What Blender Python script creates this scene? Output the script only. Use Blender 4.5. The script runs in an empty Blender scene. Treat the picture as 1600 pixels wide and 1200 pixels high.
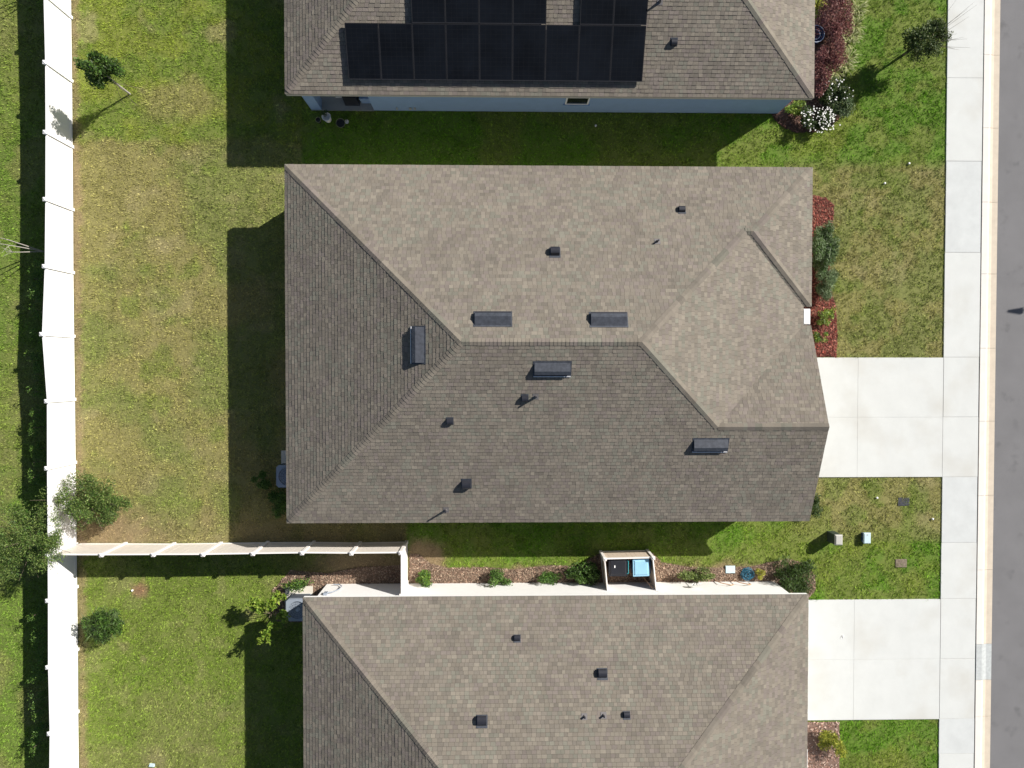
import bpy, math, random
import numpy as np
from mathutils import Vector, Matrix

random.seed(7)
rng = np.random.default_rng(11)
S = bpy.context.scene
COL = S.collection

# ------------------------------------------------------------------ camera
H_CAM, F_PX = 30.5, 1109.0
NADIR = (778.0, 578.0)                     # photograph pixel straight below the drone
_n = np.array([(NADIR[0]-800)/F_PX, -(NADIR[1]-600)/F_PX, -1.0]); _n /= np.linalg.norm(_n)
_b = np.array([0, 0, -1.0]); _v = np.cross(_n, _b); _c = _n @ _b
_K = np.array([[0, -_v[2], _v[1]], [_v[2], 0, -_v[0]], [-_v[1], _v[0], 0]])
RC = np.eye(3) + _K + _K @ _K/(1+_c)
cam_d = bpy.data.cameras.new('camera'); cam = bpy.data.objects.new('camera', cam_d); COL.objects.link(cam)
cam_d.sensor_width = 36.0; cam_d.lens = 36.0*F_PX/1600.0; cam_d.clip_end = 2000; cam_d.clip_start = 0.5
M4 = Matrix([[*RC[0], 0], [*RC[1], 0], [*RC[2], H_CAM], [0, 0, 0, 1]])
cam.matrix_world = M4
S.camera = cam

# ------------------------------------------------------------------ light
SUN_EL = math.radians(34.7); SUN_AZ = math.radians(57.4)       # azimuth clockwise from +Y
world = bpy.data.worlds.new('World'); S.world = world; world.use_nodes = True
wn = world.node_tree.nodes; wl = world.node_tree.links
bg = wn['Background']; sky = wn.new('ShaderNodeTexSky'); sky.sky_type = 'NISHITA'; sky.sun_disc = False
sky.sun_elevation = SUN_EL; sky.sun_rotation = SUN_AZ; sky.altitude = 20
wl.new(sky.outputs[0], bg.inputs[0]); bg.inputs[1].default_value = 0.05
sd = bpy.data.lights.new('sun', 'SUN'); sd.energy = 5.0; sd.angle = math.radians(0.5); sd.color = (1.0, 0.955, 0.89)
sun = bpy.data.objects.new('sun', sd); COL.objects.link(sun)
sv = Vector((math.sin(SUN_AZ)*math.cos(SUN_EL), math.cos(SUN_AZ)*math.cos(SUN_EL), math.sin(SUN_EL)))
sun.rotation_euler = sv.to_track_quat('Z', 'Y').to_euler(); sun.location = (40, 25, 30)
S.view_settings.view_transform = 'Standard'; S.view_settings.look = 'None'
S.view_settings.gamma = 1.0; S.view_settings.exposure = 0.62
S.view_settings.use_curve_mapping = False
S.render.engine = 'CYCLES'

# ------------------------------------------------------------------ helpers
def at(px, py, z=0.0):
    """world point seen at a photograph pixel, at a known real height"""
    d = RC @ np.array([(px-800)/F_PX, -(py-600)/F_PX, -1.0]); t = (z-H_CAM)/d[2]
    return np.array([d[0]*t, d[1]*t, z])

def tag(o, label=None, cat=None, group=None, kind=None):
    if label: o['label'] = label
    if cat: o['category'] = cat
    if group: o['group'] = group
    if kind: o['kind'] = kind
    return o

def worg(o): return np.array(o.get('_w', (0, 0, 0)), float) if False else np.array(WORG.get(o.name, (0, 0, 0)), float)
WORG = {}

def thing(name, loc, label, cat, group=None, kind=None):
    o = bpy.data.objects.new(name, None); COL.objects.link(o); o.location = loc
    o.empty_display_size = 0.3
    WORG[o.name] = tuple(loc)
    return tag(o, label, cat, group, kind)

def link(name, me, parent=None, loc=None):
    o = bpy.data.objects.new(name, me); COL.objects.link(o)
    if parent is not None:
        w = worg(parent); o.parent = parent
        L = w if loc is None else np.array(loc, float)
        o.location = tuple(L-w)
    else:
        L = np.zeros(3) if loc is None else np.array(loc, float)
        o.location = tuple(L)
    WORG[o.name] = tuple(L)
    return o

def arr_mesh(name, V, k, mat, tint=None, org=(0, 0, 0)):
    """V: (n,k,3) array of separate k-gons; tint (n,3)"""
    V = np.asarray(V, np.float32); n = V.shape[0]
    me = bpy.data.meshes.new(name)
    me.vertices.add(n*k); me.vertices.foreach_set('co', (V.reshape(-1, 3)-np.array(org, np.float32)).astype(np.float32).ravel())
    me.loops.add(n*k); me.loops.foreach_set('vertex_index', np.arange(n*k, dtype=np.int32))
    me.polygons.add(n); me.polygons.foreach_set('loop_start', np.arange(0, n*k, k, dtype=np.int32))
    me.polygons.foreach_set('loop_total', np.full(n, k, np.int32))
    me.update(calc_edges=True)
    if tint is not None:
        a = me.attributes.new('tint', 'FLOAT_COLOR', 'FACE')
        c = np.ones((n, 4), np.float32); c[:, :3] = tint
        a.data.foreach_set('color', c.ravel())
    me.materials.append(mat)
    return me

class MB:
    def __init__(s): s.v = []; s.f = []; s.t = []; s.cur = (1, 1, 1)
    def face(s, pts, t=None):
        i = len(s.v); s.v += [tuple(map(float, p)) for p in pts]; s.f.append(tuple(range(i, i+len(pts)))); s.t.append(t or s.cur)
    def hexa(s, b, t, tint=None):
        """b, t: four bottom and four top points, same winding (counter clockwise)"""
        i = len(s.v); s.v += [tuple(map(float, p)) for p in list(b)+list(t)]
        for f in ((3, 2, 1, 0), (4, 5, 6, 7), (0, 1, 5, 4), (1, 2, 6, 5), (2, 3, 7, 6), (3, 0, 4, 7)):
            s.f.append(tuple(i+k for k in f)); s.t.append(tint or s.cur)
    def box(s, x0, x1, y0, y1, z0, z1, tint=None, ch=0.0):
        if ch > 0:
            s.box(x0, x1, y0, y1, z0, z1-ch, tint)
            b = [(x0, y0, z1-ch), (x1, y0, z1-ch), (x1, y1, z1-ch), (x0, y1, z1-ch)]
            t = [(x0+ch, y0+ch, z1), (x1-ch, y0+ch, z1), (x1-ch, y1-ch, z1), (x0+ch, y1-ch, z1)]
            s.hexa(b, t, tint); return
        s.hexa([(x0, y0, z0), (x1, y0, z0), (x1, y1, z0), (x0, y1, z0)], [(x0, y0, z1), (x1, y0, z1), (x1, y1, z1), (x0, y1, z1)], tint)
    def tube(s, pts, rad, n=8, tint=None, cap=True):
        pts = [Vector(p) for p in pts]
        if not hasattr(rad, '__len__'): rad = [rad]*len(pts)
        base = len(s.v); up = Vector((0.13, 0.21, 0.97))
        for i, p in enumerate(pts):
            d = (pts[min(i+1, len(pts)-1)]-pts[max(i-1, 0)]).normalized()
            a = d.cross(up)
            if a.length < 1e-3: a = d.cross(Vector((1, 0, 0)))
            a.normalize(); b = d.cross(a)
            for k in range(n):
                th = 2*math.pi*k/n; s.v.append(tuple(p+(a*math.cos(th)+b*math.sin(th))*rad[i]))
        for i in range(len(pts)-1):
            for k in range(n):
                k2 = (k+1) % n
                s.f.append((base+i*n+k, base+i*n+k2, base+(i+1)*n+k2, base+(i+1)*n+k)); s.t.append(tint or s.cur)
        if cap:
            s.f.append(tuple(base+k for k in range(n))); s.t.append(tint or s.cur)
            s.f.append(tuple(base+(len(pts)-1)*n+k for k in reversed(range(n)))); s.t.append(tint or s.cur)
    def lathe(s, c, prof, n=20, tint=None):
        base = len(s.v)
        for r, z in prof:
            for k in range(n):
                th = 2*math.pi*k/n; s.v.append((c[0]+r*math.cos(th), c[1]+r*math.sin(th), c[2]+z))
        for i in range(len(prof)-1):
            for k in range(n):
                k2 = (k+1) % n
                s.f.append((base+i*n+k, base+i*n+k2, base+(i+1)*n+k2, base+(i+1)*n+k)); s.t.append(tint or s.cur)
        s.f.append(tuple(base+(len(prof)-1)*n+k for k in range(n))); s.t.append(tint or s.cur)
    def mesh(s, name, mat, org=(0, 0, 0), smooth=False):
        me = bpy.data.meshes.new(name); o = np.array(org, float)
        me.from_pydata([tuple(np.array(p)-o) for p in s.v], [], s.f)
        a = me.attributes.new('tint', 'FLOAT_COLOR', 'FACE')
        c = np.ones((len(s.f), 4), np.float32); c[:, :3] = np.array(s.t)
        a.data.foreach_set('color', c.ravel())
        me.materials.append(mat)
        if smooth: me.polygons.foreach_set('use_smooth', [True]*len(s.f))
        me.update(); return me
    def build(s, name, mat, parent=None, loc=None, smooth=False, frame=None):
        if frame is not None: s.v = [tuple(frame @ Vector(p)) for p in s.v]
        L = worg(parent) if (loc is None and parent is not None) else (np.zeros(3) if loc is None else np.array(loc))
        return link(name, s.mesh(name, mat, L, smooth), parent, L)

def mat(name, col=None, rough=0.8, var=0.12, scale=8.0, bump=0.0, bscale=60.0, metal=0.0, spec=0.3, fine=0.0, stain=None, transl=0.0):
    """col None: colour comes from the faces' own tint"""
    m = bpy.data.materials.new(name); m.use_nodes = True
    nt = m.node_tree; N = nt.nodes; L = nt.links; b = N['Principled BSDF']
    b.inputs['Roughness'].default_value = rough; b.inputs['Metallic'].default_value = metal
    b.inputs['Specular IOR Level'].default_value = spec
    tc = N.new('ShaderNodeNewGeometry')
    if col is None:
        at_ = N.new('ShaderNodeAttribute'); at_.attribute_name = 'tint'; src = at_.outputs['Color']
    else:
        rgb = N.new('ShaderNodeRGB'); rgb.outputs[0].default_value = (*col, 1); src = rgb.outputs[0]
    def mul(src, sc, lo, hi, det=4):
        n = N.new('ShaderNodeTexNoise'); n.inputs['Scale'].default_value = sc; n.inputs['Detail'].default_value = det
        n.inputs['Roughness'].default_value = 0.65
        L.new(tc.outputs['Position'], n.inputs['Vector'])
        r = N.new('ShaderNodeMapRange'); r.inputs[1].default_value = 0.3; r.inputs[2].default_value = 0.7
        r.inputs[3].default_value = lo; r.inputs[4].default_value = hi
        L.new(n.outputs[0], r.inputs[0])
        v = N.new('ShaderNodeVectorMath'); v.operation = 'SCALE'
        L.new(src, v.inputs[0]); L.new(r.outputs[0], v.inputs['Scale']); return v.outputs[0]
    if var: src = mul(src, scale, 1-var, 1+var)
    if fine: src = mul(src, 140.0, 1-fine, 1+fine, 2)
    if stain:
        n = N.new('ShaderNodeTexNoise'); n.inputs['Scale'].default_value = stain[1]; n.inputs['Detail'].default_value = 6
        L.new(tc.outputs['Position'], n.inputs['Vector'])
        r = N.new('ShaderNodeMapRange'); r.inputs[1].default_value = stain[2]; r.inputs[2].default_value = stain[3]
        L.new(n.outputs[0], r.inputs[0])
        mx = N.new('ShaderNodeMix'); mx.data_type = 'RGBA'; L.new(r.outputs[0], mx.inputs[0])
        L.new(src, mx.inputs[6]); mx.inputs[7].default_value = (*stain[0], 1); src = mx.outputs[2]
    L.new(src, b.inputs['Base Color'])
    if bump:
        n = N.new('ShaderNodeTexNoise'); n.inputs['Scale'].default_value = bscale; n.inputs['Detail'].default_value = 3
        L.new(tc.outputs['Position'], n.inputs['Vector'])
        bp = N.new('ShaderNodeBump'); bp.inputs['Strength'].default_value = bump; bp.inputs['Distance'].default_value = 0.01
        L.new(n.outputs[0], bp.inputs['Height']); L.new(bp.outputs[0], b.inputs['Normal'])
    if transl:
        tr = N.new('ShaderNodeBsdfTranslucent'); L.new(src, tr.inputs[0])
        ms = N.new('ShaderNodeMixShader'); ms.inputs[0].default_value = transl
        out = N['Material Output']; L.new(b.outputs[0], ms.inputs[1]); L.new(tr.outputs[0], ms.inputs[2]); L.new(ms.outputs[0], out.inputs[0])
    return m

M = dict(
    ground=mat('ground_soil', None, 0.95, 0.35, 22, 0.8, 40, fine=0.35),
    grass=mat('grass_blade', None, 0.75, 0.0, spec=0.2, transl=0.15),
    shingle=mat('asphalt_shingle', None, 0.95, 0.07, 1.3, 0.5, 220, fine=0.13, spec=0.15),
    deck=mat('roof_deck', (0.05, 0.047, 0.043), 0.9),
    concrete=mat('concrete', (0.56, 0.57, 0.55), 0.9, 0.035, 1.2, 0.15, 90, fine=0.05, stain=((0.44, 0.42, 0.37), 0.55, 0.50, 1.0)),
    oldconcrete=mat('old_concrete', (0.525, 0.54, 0.53), 0.9, 0.06, 1.5, 0.15, 90, fine=0.04),
    bedding=mat('joint_mortar', (0.50, 0.495, 0.475), 0.95),
    curb=mat('curb_concrete', (0.70, 0.665, 0.61), 0.85, 0.05, 2.5, 0.2, 60, fine=0.04),
    gutter=mat('gutter_concrete', (0.58, 0.50, 0.40), 0.9, 0.08, 2.5, 0.2, 60, fine=0.05),
    patch=mat('new_concrete', (0.47, 0.49, 0.48), 0.9, 0.12, 9, 0.2, 60, fine=0.05),
    asphalt=mat('asphalt', (0.170, 0.167, 0.170), 0.95, 0.07, 0.7, 0.8, 55, fine=0.42, stain=((0.10, 0.10, 0.10), 1.3, 0.60, 0.85)),
    vinyl=mat('white_vinyl', (0.83, 0.82, 0.81), 0.5, 0.02, 2),
    almond=mat('almond_vinyl', (0.70, 0.64, 0.57), 0.5, 0.05, 3),
    tanvinyl=mat('tan_vinyl', (0.60, 0.50, 0.40), 0.5, 0.05, 3),
    tanwhite=mat('pale_vinyl', (0.82, 0.78, 0.74), 0.5, 0.02, 3),
    white=mat('white_paint', (0.82, 0.81, 0.79), 0.7, 0.02, 3, 0.25, 90),
    cream=mat('cream_stucco', (0.62, 0.58, 0.50), 0.85, 0.05, 3, 0.4, 70),
    blue=mat('blue_stucco', (0.25, 0.37, 0.58), 0.85, 0.06, 2, 0.4, 70),
    fascia=mat('fascia_paint', (0.50, 0.47, 0.42), 0.6, 0.04, 3),
    black=mat('black_metal', (0.022, 0.023, 0.03), 0.38, 0.15, 6, spec=0.5),
    ventm=mat('vent_sheet_metal', (0.060, 0.066, 0.080), 0.42, 0.3, 7, metal=0.25, spec=0.6),
    lead=mat('lead_flashing', (0.16, 0.15, 0.15), 0.6, 0.1, 6, metal=0.2),
    lip=mat('bare_metal_lip', (0.72, 0.72, 0.74), 0.35, 0.05, 6, metal=0.3),
    panel=mat('solar_glass', (0.018, 0.019, 0.022), 0.6, 0.2, 1.5, spec=0.05),
    cell=mat('solar_cell', (0.006, 0.0078, 0.0115), 0.55, 0.35, 0.8, spec=0.05),
    alu=mat('panel_frame', (0.042, 0.042, 0.048), 0.5, 0.1, 9, metal=0.3),
    bark=mat('bark', (0.14, 0.11, 0.08), 0.9, 0.25, 25, 0.6, 60),
    palebark=mat('pale_bark', (0.36, 0.33, 0.29), 0.85, 0.15, 20, 0.5, 60),
    leaf=mat('leaf', None, 0.55, 0.0, spec=0.35, transl=0.30),
    chip=mat('mulch_chip', None, 0.9, 0.0),
    acgrey=mat('condenser_grey', (0.30, 0.34, 0.40), 0.45, 0.06, 4, metal=0.2),
    acdark=mat('condenser_dark', (0.05, 0.06, 0.075), 0.5, 0.1, 4),
    fan=mat('fan_guard', (0.55, 0.60, 0.68), 0.35, 0.1, 6, metal=0.4),
    binblack=mat('bin_black_plastic', (0.018, 0.019, 0.024), 0.45, 0.1, 6),
    binblue=mat('bin_blue_plastic', (0.27, 0.50, 0.66), 0.5, 0.06, 5),
    bindark=mat('bin_navy_plastic', (0.015, 0.05, 0.13), 0.5, 0.06, 5),
    teal=mat('teal_plastic', (0.04, 0.30, 0.34), 0.5, 0.1, 5),
    hose=mat('blue_hose', (0.03, 0.13, 0.20), 0.45, 0.2, 9),
    wood=mat('broom_wood', (0.50, 0.30, 0.17), 0.7, 0.1, 20),
    pedgreen=mat('pedestal_green', (0.035, 0.05, 0.04), 0.6, 0.05, 5),
    util=mat('utility_grey', (0.42, 0.41, 0.37), 0.6, 0.05, 5),
    utilb=mat('utility_pale_blue', (0.50, 0.62, 0.66), 0.5, 0.05, 5),
    valve=mat('valve_cover_black', (0.05, 0.052, 0.065), 0.6, 0.4, 14),
    valveb=mat('valve_cover_brown', (0.20, 0.16, 0.12), 0.9, 0.3, 14),
    navy=mat('navy_glaze', (0.02, 0.03, 0.07), 0.3, 0.1, 6),
    glass=mat('window_glass', (0.015, 0.018, 0.022), 0.15, 0.1, 3, spec=0.5),
    pot=mat('pot_rim', (0.22, 0.24, 0.12), 0.7, 0.1, 6),
    patiofloor=mat('patio_concrete', (0.30, 0.31, 0.31), 0.9, 0.1, 2, 0.2, 60),
)

# ------------------------------------------------------------------ noise for colour zones
def vnoise(x, y, sc, seed):
    r = np.random.default_rng(seed); G = r.random((257, 257))
    u = (np.asarray(x)*sc+1000) % 256; v = (np.asarray(y)*sc+1000) % 256
    i = np.floor(u).astype(int); j = np.floor(v).astype(int); fu = u-i; fv = v-j
    fu = fu*fu*(3-2*fu); fv = fv*fv*(3-2*fv)
    return (G[i, j]*(1-fu)+G[i+1, j]*fu)*(1-fv)+(G[i, j+1]*(1-fu)+G[i+1, j+1]*fu)*fv
def fbm(x, y, sc, seed, o=4):
    t = 0; a = 1; w = 0
    for k in range(o): t = t+a*vnoise(x, y, sc*2**k, seed+k); w += a; a *= 0.55
    return t/w
def sm(a, b, x): t = np.clip((x-a)/(b-a), 0, 1); return t*t*(3-2*t)

DRY = np.array([.285, .266, .090]); GREEN = np.array([.165, .238, .032]); LUSH = np.array([.112, .235, .014])
STRAW = np.array([.37, .32, .16]); DIRT = np.array([.30, .205, .125]); YEL = np.array([.21, .265, .034]); OLIVE = np.array([.212, .245, .064])
def lawn(x, y):
    """grass colour of each yard: dryness, weeds, bare spots"""
    x = np.asarray(x, float); y = np.asarray(y, float)
    n1 = fbm(x, y, .35, 3); n2 = fbm(x, y, 1.1, 20); n3 = fbm(x, y, 3.5, 40); n4 = fbm(x, y, .7, 60)
    L = lambda a, b, t: a+(b-a)*np.asarray(t)[..., None]
    c = L(DRY, OLIVE, sm(.42, .62, n1))                                   # dry back yard
    c = L(c, STRAW, .35*sm(.60, .76, n2)); c = L(c, GREEN, .55*sm(.62, .76, n4))
    up = L(L(GREEN, YEL, sm(.42, .62, n2)), DRY, .8*sm(.50, .66, n1))     # upper left yard
    up = L(up, STRAW, .5*sm(.62, .74, n4))
    wob = (n2-.5)*.9+(n3-.5)*.4
    c = L(c, up, sm(9.4, 9.9, y+wob)*(x < 12.3))
    sidegreen = L(GREEN, LUSH, sm(.4, .6, n1))
    c = L(c, sidegreen, sm(7.9, 8.1, y)*(y < 11.1)*(x > -8.3)*(x < 12.3))
    low = L(L(OLIVE, GREEN, sm(.40, .58, n1)), STRAW, .35*sm(.60, .74, n2))  # lower left yard
    low = L(low, LUSH, .35*sm(.57, .72, n4))
    low = L(low, GREEN*.95, .3); c = L(c, low, (y < -7.45)*1.0*(x < -3.9))
    wst = L(L(GREEN, LUSH, sm(.35, .6, n1)), OLIVE, .35+.6*sm(.45, .62, n4))    # beyond the long fence
    c = L(c, wst, (x < -18.05)*1.0)
    fr = L(L(OLIVE, GREEN, .6*sm(.45, .62, n1)), DRY, .8*sm(.44, .60, n2))  # front lawns
    fr = L(fr, STRAW, .35*sm(.6, .72, n4))
    c = L(c, fr, (x > 12.3)*1.0)
    lu = L(L(LUSH, GREEN, sm(.45, .6, n2)), YEL, .65*sm(.55, .68, n1))
    c = L(c, lu, sm(8.6, 9.2, y+wob*.5)*(x > 9.3))
    c = L(c, lu, sm(7.25, 7.6, -y)*(x > 12.3)); c = L(c, L(OLIVE, GREEN, n1), .5*sm(6.5, 7.3, -y)*(y > -7.5)*(x > 12.3))
    strip = L(L(LUSH, GREEN, sm(.4, .6, n1)), YEL, .4*sm(.5, .7, n2))
    c = L(c, strip, (y < -5.9)*(y > -10)*(x > -3.9)*(x <= 14.5)*(1-.6*sm(12.3, 13.5, x)))
    # worn soil along the fences and walls
    d = sm(.34, .05, np.abs(x+17.84)+(n3-.5)*.5); c = L(c, DIRT, .6*d*(y > -17.4))
    d = sm(1.6, .1, (y+7.4)+(n2-.5)*1.6)*(y > -7.4)*(x < -4); c = L(c, DIRT*.95, .4*d)
    d = sm(2.0, .4, np.hypot((x+16.2)*.7, (y+6.8)*1.3)+(n3-.5)*1.5); c = L(c, DIRT, .55*d*(y > -7.4))
    d = sm(2.2, .7, np.hypot((x+5.6)*.6, (y+8.6)*1.4)+(n3-.5)*.8); c = L(c, DIRT, .8*d*(y < -7.4))
    for (bx, by, br) in ((-15.3, -9.4, .55), (-14.7, -16.8, .8), (-16.0, -11.8, .35), (-15.2, -12.4, .35), (-10.6, -10.4, .5), (-14.9, -4.9, .7), (-14.2, 5.2, .5)):
        d = sm(br, br*.3, np.hypot(x-bx, y-by)+(n3-.5)*.5); c = L(c, STRAW*.85, .5*d)
    d = sm(.5, .1, np.hypot(x+15.3, y+9.4)+(n3-.5)*.4); c = L(c, np.array([.30, .14, .09]), .7*d)
    c = L(c, DIRT, sm(.55, .15, np.abs(y+8.9)+(n2-.5)*.9)*(x > -3.9)*(x < 12.5)*.9)
    c = L(c, DIRT, sm(1.3, .7, np.hypot(x+3.2, y+8.2)+(n3-.5)*.6)*(x > -3.85)*.85)
    return c*(0.86+.28*fbm(x, y, 1.9, 90))[..., None]

# ------------------------------------------------------------------ ground, lawns
xs = np.arange(-27, 27.01, .13); ys = np.arange(-21, 21.01, .13)
X, Y = np.meshgrid(xs, ys); nx, ny = len(xs), len(ys)
Z = (fbm(X, Y, .9, 70)-.5)*.02-.022
edge = (np.abs(X) > 26.8) | (np.abs(Y) > 20.8); Z[edge] = -.03
me = bpy.data.meshes.new('ground')
Vg = np.stack([X, Y, Z], -1).reshape(-1, 3)
idx = np.arange(nx*ny).reshape(ny, nx)
Fg = np.stack([idx[:-1, :-1], idx[:-1, 1:], idx[1:, 1:], idx[1:, :-1]], -1).reshape(-1, 4)
x0, x1, y0, y1 = xs[0], xs[-1], ys[0], ys[-1]; R = 400.0
ring = [(-R, -R), (R, -R), (R, R), (-R, R), (x0, y0), (x1, y0), (x1, y1), (x0, y1)]
nb = len(Vg); Vall = np.vstack([Vg, [[a, b, -.03] for a, b in ring]])
Fr = [[nb+0, nb+1, nb+5, nb+4], [nb+1, nb+2, nb+6, nb+5], [nb+2, nb+3, nb+7, nb+6], [nb+3, nb+0, nb+4, nb+7]]
Fall = np.vstack([Fg, Fr]).astype(np.int32)
me.vertices.add(len(Vall)); me.vertices.foreach_set('co', Vall.astype(np.float32).ravel())
me.loops.add(Fall.size); me.loops.foreach_set('vertex_index', Fall.ravel())
me.polygons.add(len(Fall)); me.polygons.foreach_set('loop_start', np.arange(0, Fall.size, 4, dtype=np.int32)); me.polygons.foreach_set('loop_total', np.full(len(Fall), 4, np.int32))
me.update(calc_edges=True)
a = me.attributes.new('tint', 'FLOAT_COLOR', 'POINT'); c = np.ones((len(Vall), 4), np.float32)
c[:nx*ny, :3] = (lawn(X, Y)*.62+DIRT*.10).reshape(-1, 3); c[nx*ny:, :3] = GREEN*.7
a.data.foreach_set('color', c.ravel()); me.materials.append(M['ground'])
tag(link('ground', me), kind='structure')

HOUSES = [(-7.6, 12.0, -5.7, 7.7), (-7.9, 12.02, 11.02, 26), (-7.35, 12.01, -26, -9.2)]
BEDS_RED = [(12.0, 7.55), (13.6, 7.55), (14.1, 7.42), (14.5, 7.15), (14.45, 6.3), (14.3, 5.2), (14.4, 3.5), (14.62, 2.7), (14.7, 1.6), (14.66, .58), (12.0, .58)]
BED_TOP = [(12.03, 20), (15.0, 20), (15.15, 15.9), (15.3, 14.8), (15.0, 13.9), (15.05, 13.1), (14.6, 12.4), (14.95, 11.8), (14.85, 11.0), (14.4, 10.55), (13.7, 10.25), (12.86, 10.2), (12.3, 10.4), (11.9, 10.75), (11.75, 11.01), (12.03, 11.01)]
BED_LOW = [(12.0, -15.4), (14.95, -15.4), (15.0, -21), (12.0, -21)]
BED_STRIP = [(-3.8, -9.25), (-3.8, -7.9), (-3.4, -7.95), (-2.9, -8.35), (-2.1, -8.55), (-.6, -8.5), (.6, -8.62), (2.2, -8.45), (3.6, -8.5), (4.0, -8.15), (4.4, -7.95), (6.7, -7.95), (7.1, -8.35), (8.3, -8.55), (9.6, -8.6), (11.0, -8.55), (11.9, -8.35), (12.6, -8.2), (13.3, -8.4), (13.8, -8.95), (13.85, -9.6), (13.5, -9.98), (12.1, -9.98), (12.0, -9.25)]
BED_AC = [(-8.9, -8.6), (-7.3, -8.75), (-6.0, -8.5), (-3.95, -8.4), (-3.95, -9.25), (-7.3, -9.25), (-7.4, -10.9), (-9.5, -10.8), (-9.7, -9.5)]
def inpoly(x, y, P):
    r = np.zeros(np.shape(x), bool); j = len(P)-1
    for i in range(len(P)):
        xi, yi = P[i]; xj, yj = P[j]
        r ^= ((yi > y) != (yj > y)) & (x < (xj-xi)*(y-yi)/(yj-yi+1e-12)+xi); j = i
    return r
def blocked(x, y):
    b = np.zeros(np.shape(x), bool)
    for a0, a1, b0, b1 in HOUSES: b |= (x > a0) & (x < a1) & (y > b0) & (y < b1)
    wx = (vnoise(x, y, 9, 5)-.5)*.10
    b |= (x+wx > 19.36)
    b |= (x > 12.0) & (y+wx*.8 < .50) & (y+wx*.8 > -4.62)
    b |= (x > 12.0) & (y+wx < -10.05) & (y+wx > -15.33)
    for P in (BEDS_RED, BED_TOP, BED_LOW): b |= inpoly(x+wx, y+wx, P)
    b |= (inpoly(x+wx*3, y+wx*3, BED_STRIP) | inpoly(x+wx*3, y+wx*3, BED_AC)) & (rng.random(np.shape(x)) < .93)
    for (ux, uy, hx, hy) in ((16.83, -5.65, .24, .17), (16.73, -8.28, .22, .19)): b |= (np.abs(x-ux) < hx) & (np.abs(y-uy) < hy)
    return b
def grass(nc, per, xr, yr, hmin, hmax, seed):
    """clumps of a few flat-lying blades each"""
    g = np.random.default_rng(seed)
    cx = g.uniform(*xr, nc); cy = g.uniform(*yr, nc)
    k = vnoise(cx, cy, 5.0, 77)*.6+vnoise(cx, cy, 11.0, 78)*.6 > g.uniform(.15, .75, nc); cx, cy = cx[k], cy[k]
    cc = lawn(cx, cy)*(g.lognormal(0, .24, len(cx)))[:, None]; s = g.random(len(cx)) < .05; cc[s] = cc[s]*.6+STRAW*.42
    s = g.random(len(cx)) < .10; cc[s] *= .45
    x = np.repeat(cx, per)+g.normal(0, .022, len(cx)*per); y = np.repeat(cy, per)+g.normal(0, .022, len(cx)*per); col = np.repeat(cc, per, 0)
    k = ~blocked(x, y); x, y, col = x[k], y[k], col[k]
    lc = lawn(x, y); dirtness = np.clip((lc[:, 0]-lc[:, 1])/.06, 0, 1)
    k = g.random(len(x)) > .75*dirtness; x, y, col = x[k], y[k], col[k]; n = len(x)
    th = g.uniform(0, 2*np.pi, n); h = g.uniform(hmin, hmax, n)*(.7+.6*vnoise(x, y, 2.5, 8)); w = g.uniform(.007, .013, n)
    tilt = g.uniform(.35, 1.25, n); lx = np.cos(th)*np.sin(tilt)*h; ly = np.sin(th)*np.sin(tilt)*h; lz = np.cos(tilt)*h
    bx = -np.sin(th)*w; by = np.cos(th)*w; z = -.022
    A = np.stack([x-bx, y-by, np.full(n, z)], -1); B = np.stack([x+bx, y+by, np.full(n, z)], -1)
    C = np.stack([x+lx+bx*.8, y+ly+by*.8, z+lz+.004], -1)
    t = col*g.uniform(.75, 1.35, n)[:, None]*1.20
    me = arr_mesh('grass', np.stack([A, B, C], 1), 3, M['grass'], t)
    tag(link('grass', me), 'short mown lawn grass in green and dry straw patches around the houses', 'grass', kind='stuff')
grass(420000, 4, (-24, 19.6), (-18.5, 17.5), .05, .11, 31)

# ------------------------------------------------------------------ roads and paving
r_ = MB(); r_.box(21.63, 29.6, -120, 120, -.3, .0); tag(r_.build('road', M['asphalt']), kind='structure')
sw = thing('sidewalk', (20.1, 0, 0), None, None, kind='structure')
JY = [26, 19, 12.6, 9.03, 5.09, .56, -2.05, -4.66, -7.55, -10.0, -12.66, -15.3, -16.86, -21, -26]
def slab(name, x0, x1, y0, y1, m, parent, g=.008, z=.028):
    b = MB(); b.box(x0+g, x1-g, y0+g, y1-g, -.12, z, ch=.004)
    return b.build(name, m, parent)
for i in range(len(JY)-1):
    g = .013 if i in (3, 5, 7, 9, 10, 12) else .004
    slab('slab', 19.36, 20.93, JY[i+1], JY[i], M['concrete'] if i % 4 != 3 else M['oldconcrete'], sw, g)
gap = MB(); gap.box(19.37, 20.93, -26, 26, -.2, .012, (1, 1, 1)); gap.build('bedding', M['bedding'], sw)
dr = thing('driveway', (15.6, -2, 0), None, None, kind='structure')
for (a0, a1) in ((12.0, 15.61), (15.61, 19.357)):
    for (b0, b1) in ((-4.66, -2.05), (-2.05, .54)):
        slab('slab', a0, a1, b0, b1, M['concrete'], dr, .002)
gp = MB(); gp.box(12.0, 19.34, -4.65, .53, -.2, .016); gp.build('bedding', M['bedding'], dr)
dr2 = thing('driveway', (15.6, -12.6, 0), None, None, kind='structure')
for (a0, a1) in ((12.0, 15.55), (15.55, 19.357)):
    for (b0, b1) in ((-15.32, -12.65), (-12.65, -10.02)):
        slab('slab', a0, a1, b0, b1, M['concrete'], dr2, .002)
gp = MB(); gp.box(12.0, 19.34, -15.31, -10.03, -.2, .016); gp.build('bedding', M['bedding'], dr2)
cb = thing('curb', (21.2, 0, 0), None, None, kind='structure')
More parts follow.
